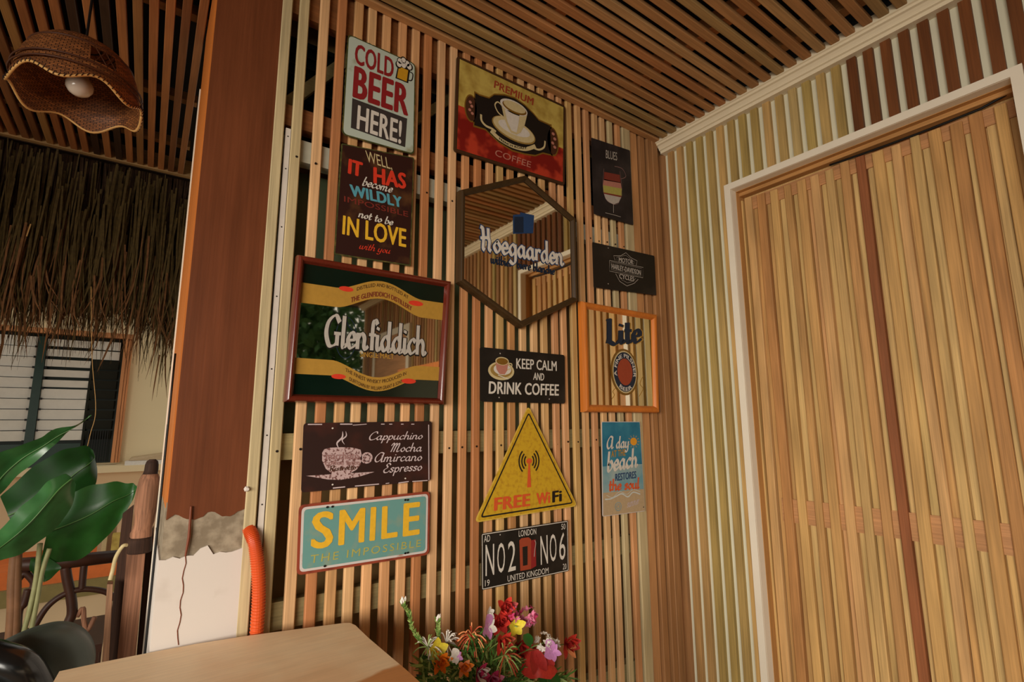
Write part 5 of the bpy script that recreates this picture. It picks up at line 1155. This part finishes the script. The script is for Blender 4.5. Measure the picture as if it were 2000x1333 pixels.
# budding sprays
def spray(label, pts, group='budding green sprays'):
    p = catmull([fp(*q) for q in pts], 8); rt_ = empty('flower_spray', tuple(p[-1]), label, 'flower spray', group)
    MB().tube([VC + Vector((-.02, 0, .08)), VC + Vector((-.03, 0, .20))] + p[::-1][::-1], .0014, 5).build('stem', 'f_stem', rt_, smooth=True)
    n_ = len(p)
    for i in range(2, n_ - 1):
        for sgn in (-1, 1):
            d = (p[min(i + 1, n_ - 1)] - p[i - 1]).normalized() + Vector((sgn * .8, rf.uniform(-.6, .3), rf.uniform(-.1, .5))); v, f = petal(p[i], d, Vector((0, -1, 0)), rf.uniform(.006, .011), .0014, .1, 4); MB().add(v, f).build('leaflet', rf.choice(['f_leaf2', 'f_leaf', 'f_stem']), rt_, smooth=True)
    for q in range(4):
        c = p[-1 - q * 2] + Vector((rf.uniform(-.006, .006), -.002, rf.uniform(0, .005))); MB().lathe(c, [(.0006, 0), (.0022, .003), (.0024, .006), (.0006, .010)], 8, (rf.uniform(-.4, .4), 0, 1)).build('bud', 'f_white', rt_, smooth=True)
spray('tall green spray with white buds leaning out at the far left', [(340, 560), (290, 500), (230, 400), (205, 270), (150, 180), (140, 150)])
spray('upright green spray with white buds, second from the left', [(520, 620), (510, 520), (500, 440), (500, 360), (495, 320)])
# foliage inside the bunch
fo = empty('bouquet_foliage', (0.5, .97, VT), 'fine green foliage filling the bunch of flowers', 'foliage'); fo['kind'] = 'stuff'
for mt, cnt in (('f_leaf', 1500), ('f_leaf2', 900), ('leaf_green', 420)):
    mb = MB()
    for i in range(cnt):
        x, y = rf.uniform(330, 1850), rf.uniform(480, 1250)
        if y < 520 + abs(x - 1000) * .42 + 60 * math.sin(x * .012): continue
        c = fp(x, y, rf.uniform(-.04, .04)); d = (c - (VC + Vector((0, 0, .16)))).normalized() + Vector((rf.gauss(0, .5), rf.gauss(0, .5), rf.gauss(0, .4)))
        v, f = petal(c, d, Vector((0, -1, 0)), rf.uniform(.012, .03), rf.uniform(.0008, .003), rf.uniform(-.4, .4), 5); mb.add(v, f)
    mb.build('foliage', mt, fo, kind='stuff', smooth=True)
for x, y, L in [(1650, 870, .035), (1560, 900, .03), (1400, 470, .025)]:
    v, f = petal(fp(x, y, -.04), Vector((rf.uniform(-.3, .3), -.4, -.6)), Vector((0, -1, 0)), L, L * .5, .1, 7); MB().add(v, f).build('broad_leaf', 'leaf_green', fo, smooth=True)

# ------------------------------------------------------------------ garden at the open back (seen in the mirrors)
rg = random.Random(77)
flat('hedge_a', (44, 74, 34), 0.7, var=.3, scale=8); flat('hedge_b', (86, 112, 54), 0.7, var=.3, scale=8); flat('trunk', (96, 80, 62), 0.9)
def bush(label, c, R, cnt, name='garden_shrub'):
    o = MB()
    for i in range(cnt):
        d = Vector((rg.gauss(0, 1), rg.gauss(0, 1), rg.gauss(0, .9))).normalized() * rg.uniform(.55, 1) ; p = Vector(c) + Vector((d.x * R[0], d.y * R[1], d.z * R[2]))
        s_ = rg.uniform(.10, .24); e = Vector((rg.gauss(0, 1), rg.gauss(0, 1), rg.gauss(0, 1))).normalized(); g = e.orthogonal().normalized()
        o.add([p, p + e * s_ * .5 + g * s_ * .25, p + e * s_, p + e * s_ * .5 - g * s_ * .25], [(0, 1, 2, 3)])
    r_ = empty(name, (c[0], c[1], FLOOR - .1), label, 'shrub'); o.build('foliage', rg.choice(['hedge_a', 'hedge_b']), r_, kind='stuff')
    MB().tube([(c[0], c[1], FLOOR - .1), (c[0] + .1, c[1], c[2])], [.09, .05], 8).build('trunk', 'trunk', r_)
bush('dense green garden tree mirrored at the left of the big mirror', (1.3, -6.3, 1.1), (1.6, 1.0, 1.9), 6000, 'garden_tree'); bush('tall garden tree far behind the porch', (3.1, -8.2, 1.6), (2.4, 1, 2.6), 7000, 'garden_tree')
bush('low garden shrub behind the porch', (-0.6, -4.2, -.4), (.9, .5, .7), 2600); bush('second low garden shrub, left of the porch', (-3.6, -5.4, .2), (1.2, .8, 1.2), 1600)

sky_blocker = empty('thatch_eave', (-1.98, -.2, .5), 'unseen thatched screen added along the open left side to block high sky light', 'thatch')  # unseen eave, added to keep high sky light off the upper walls
mb = MB()
for i in range(900):
    y = -2.6 + 5.1 * i / 900 + rg.uniform(-.004, .004); zb = .50 + rg.gauss(0, .05); x = -1.98 + rg.uniform(-.03, .03)
    mb.add([(x, y - .004, 1.12), (x, y + .004, 1.12), (x, y + .002, zb), (x, y - .002, zb)], [(0, 1, 2, 3)])
mb.build('thatch_straw', 'thatch_a', sky_blocker, kind='stuff'); MB().box((-2.02, -2.6, .62), (-1.96, 2.52, 1.14)).build('thatch_backing', 'thatch_a', sky_blocker)
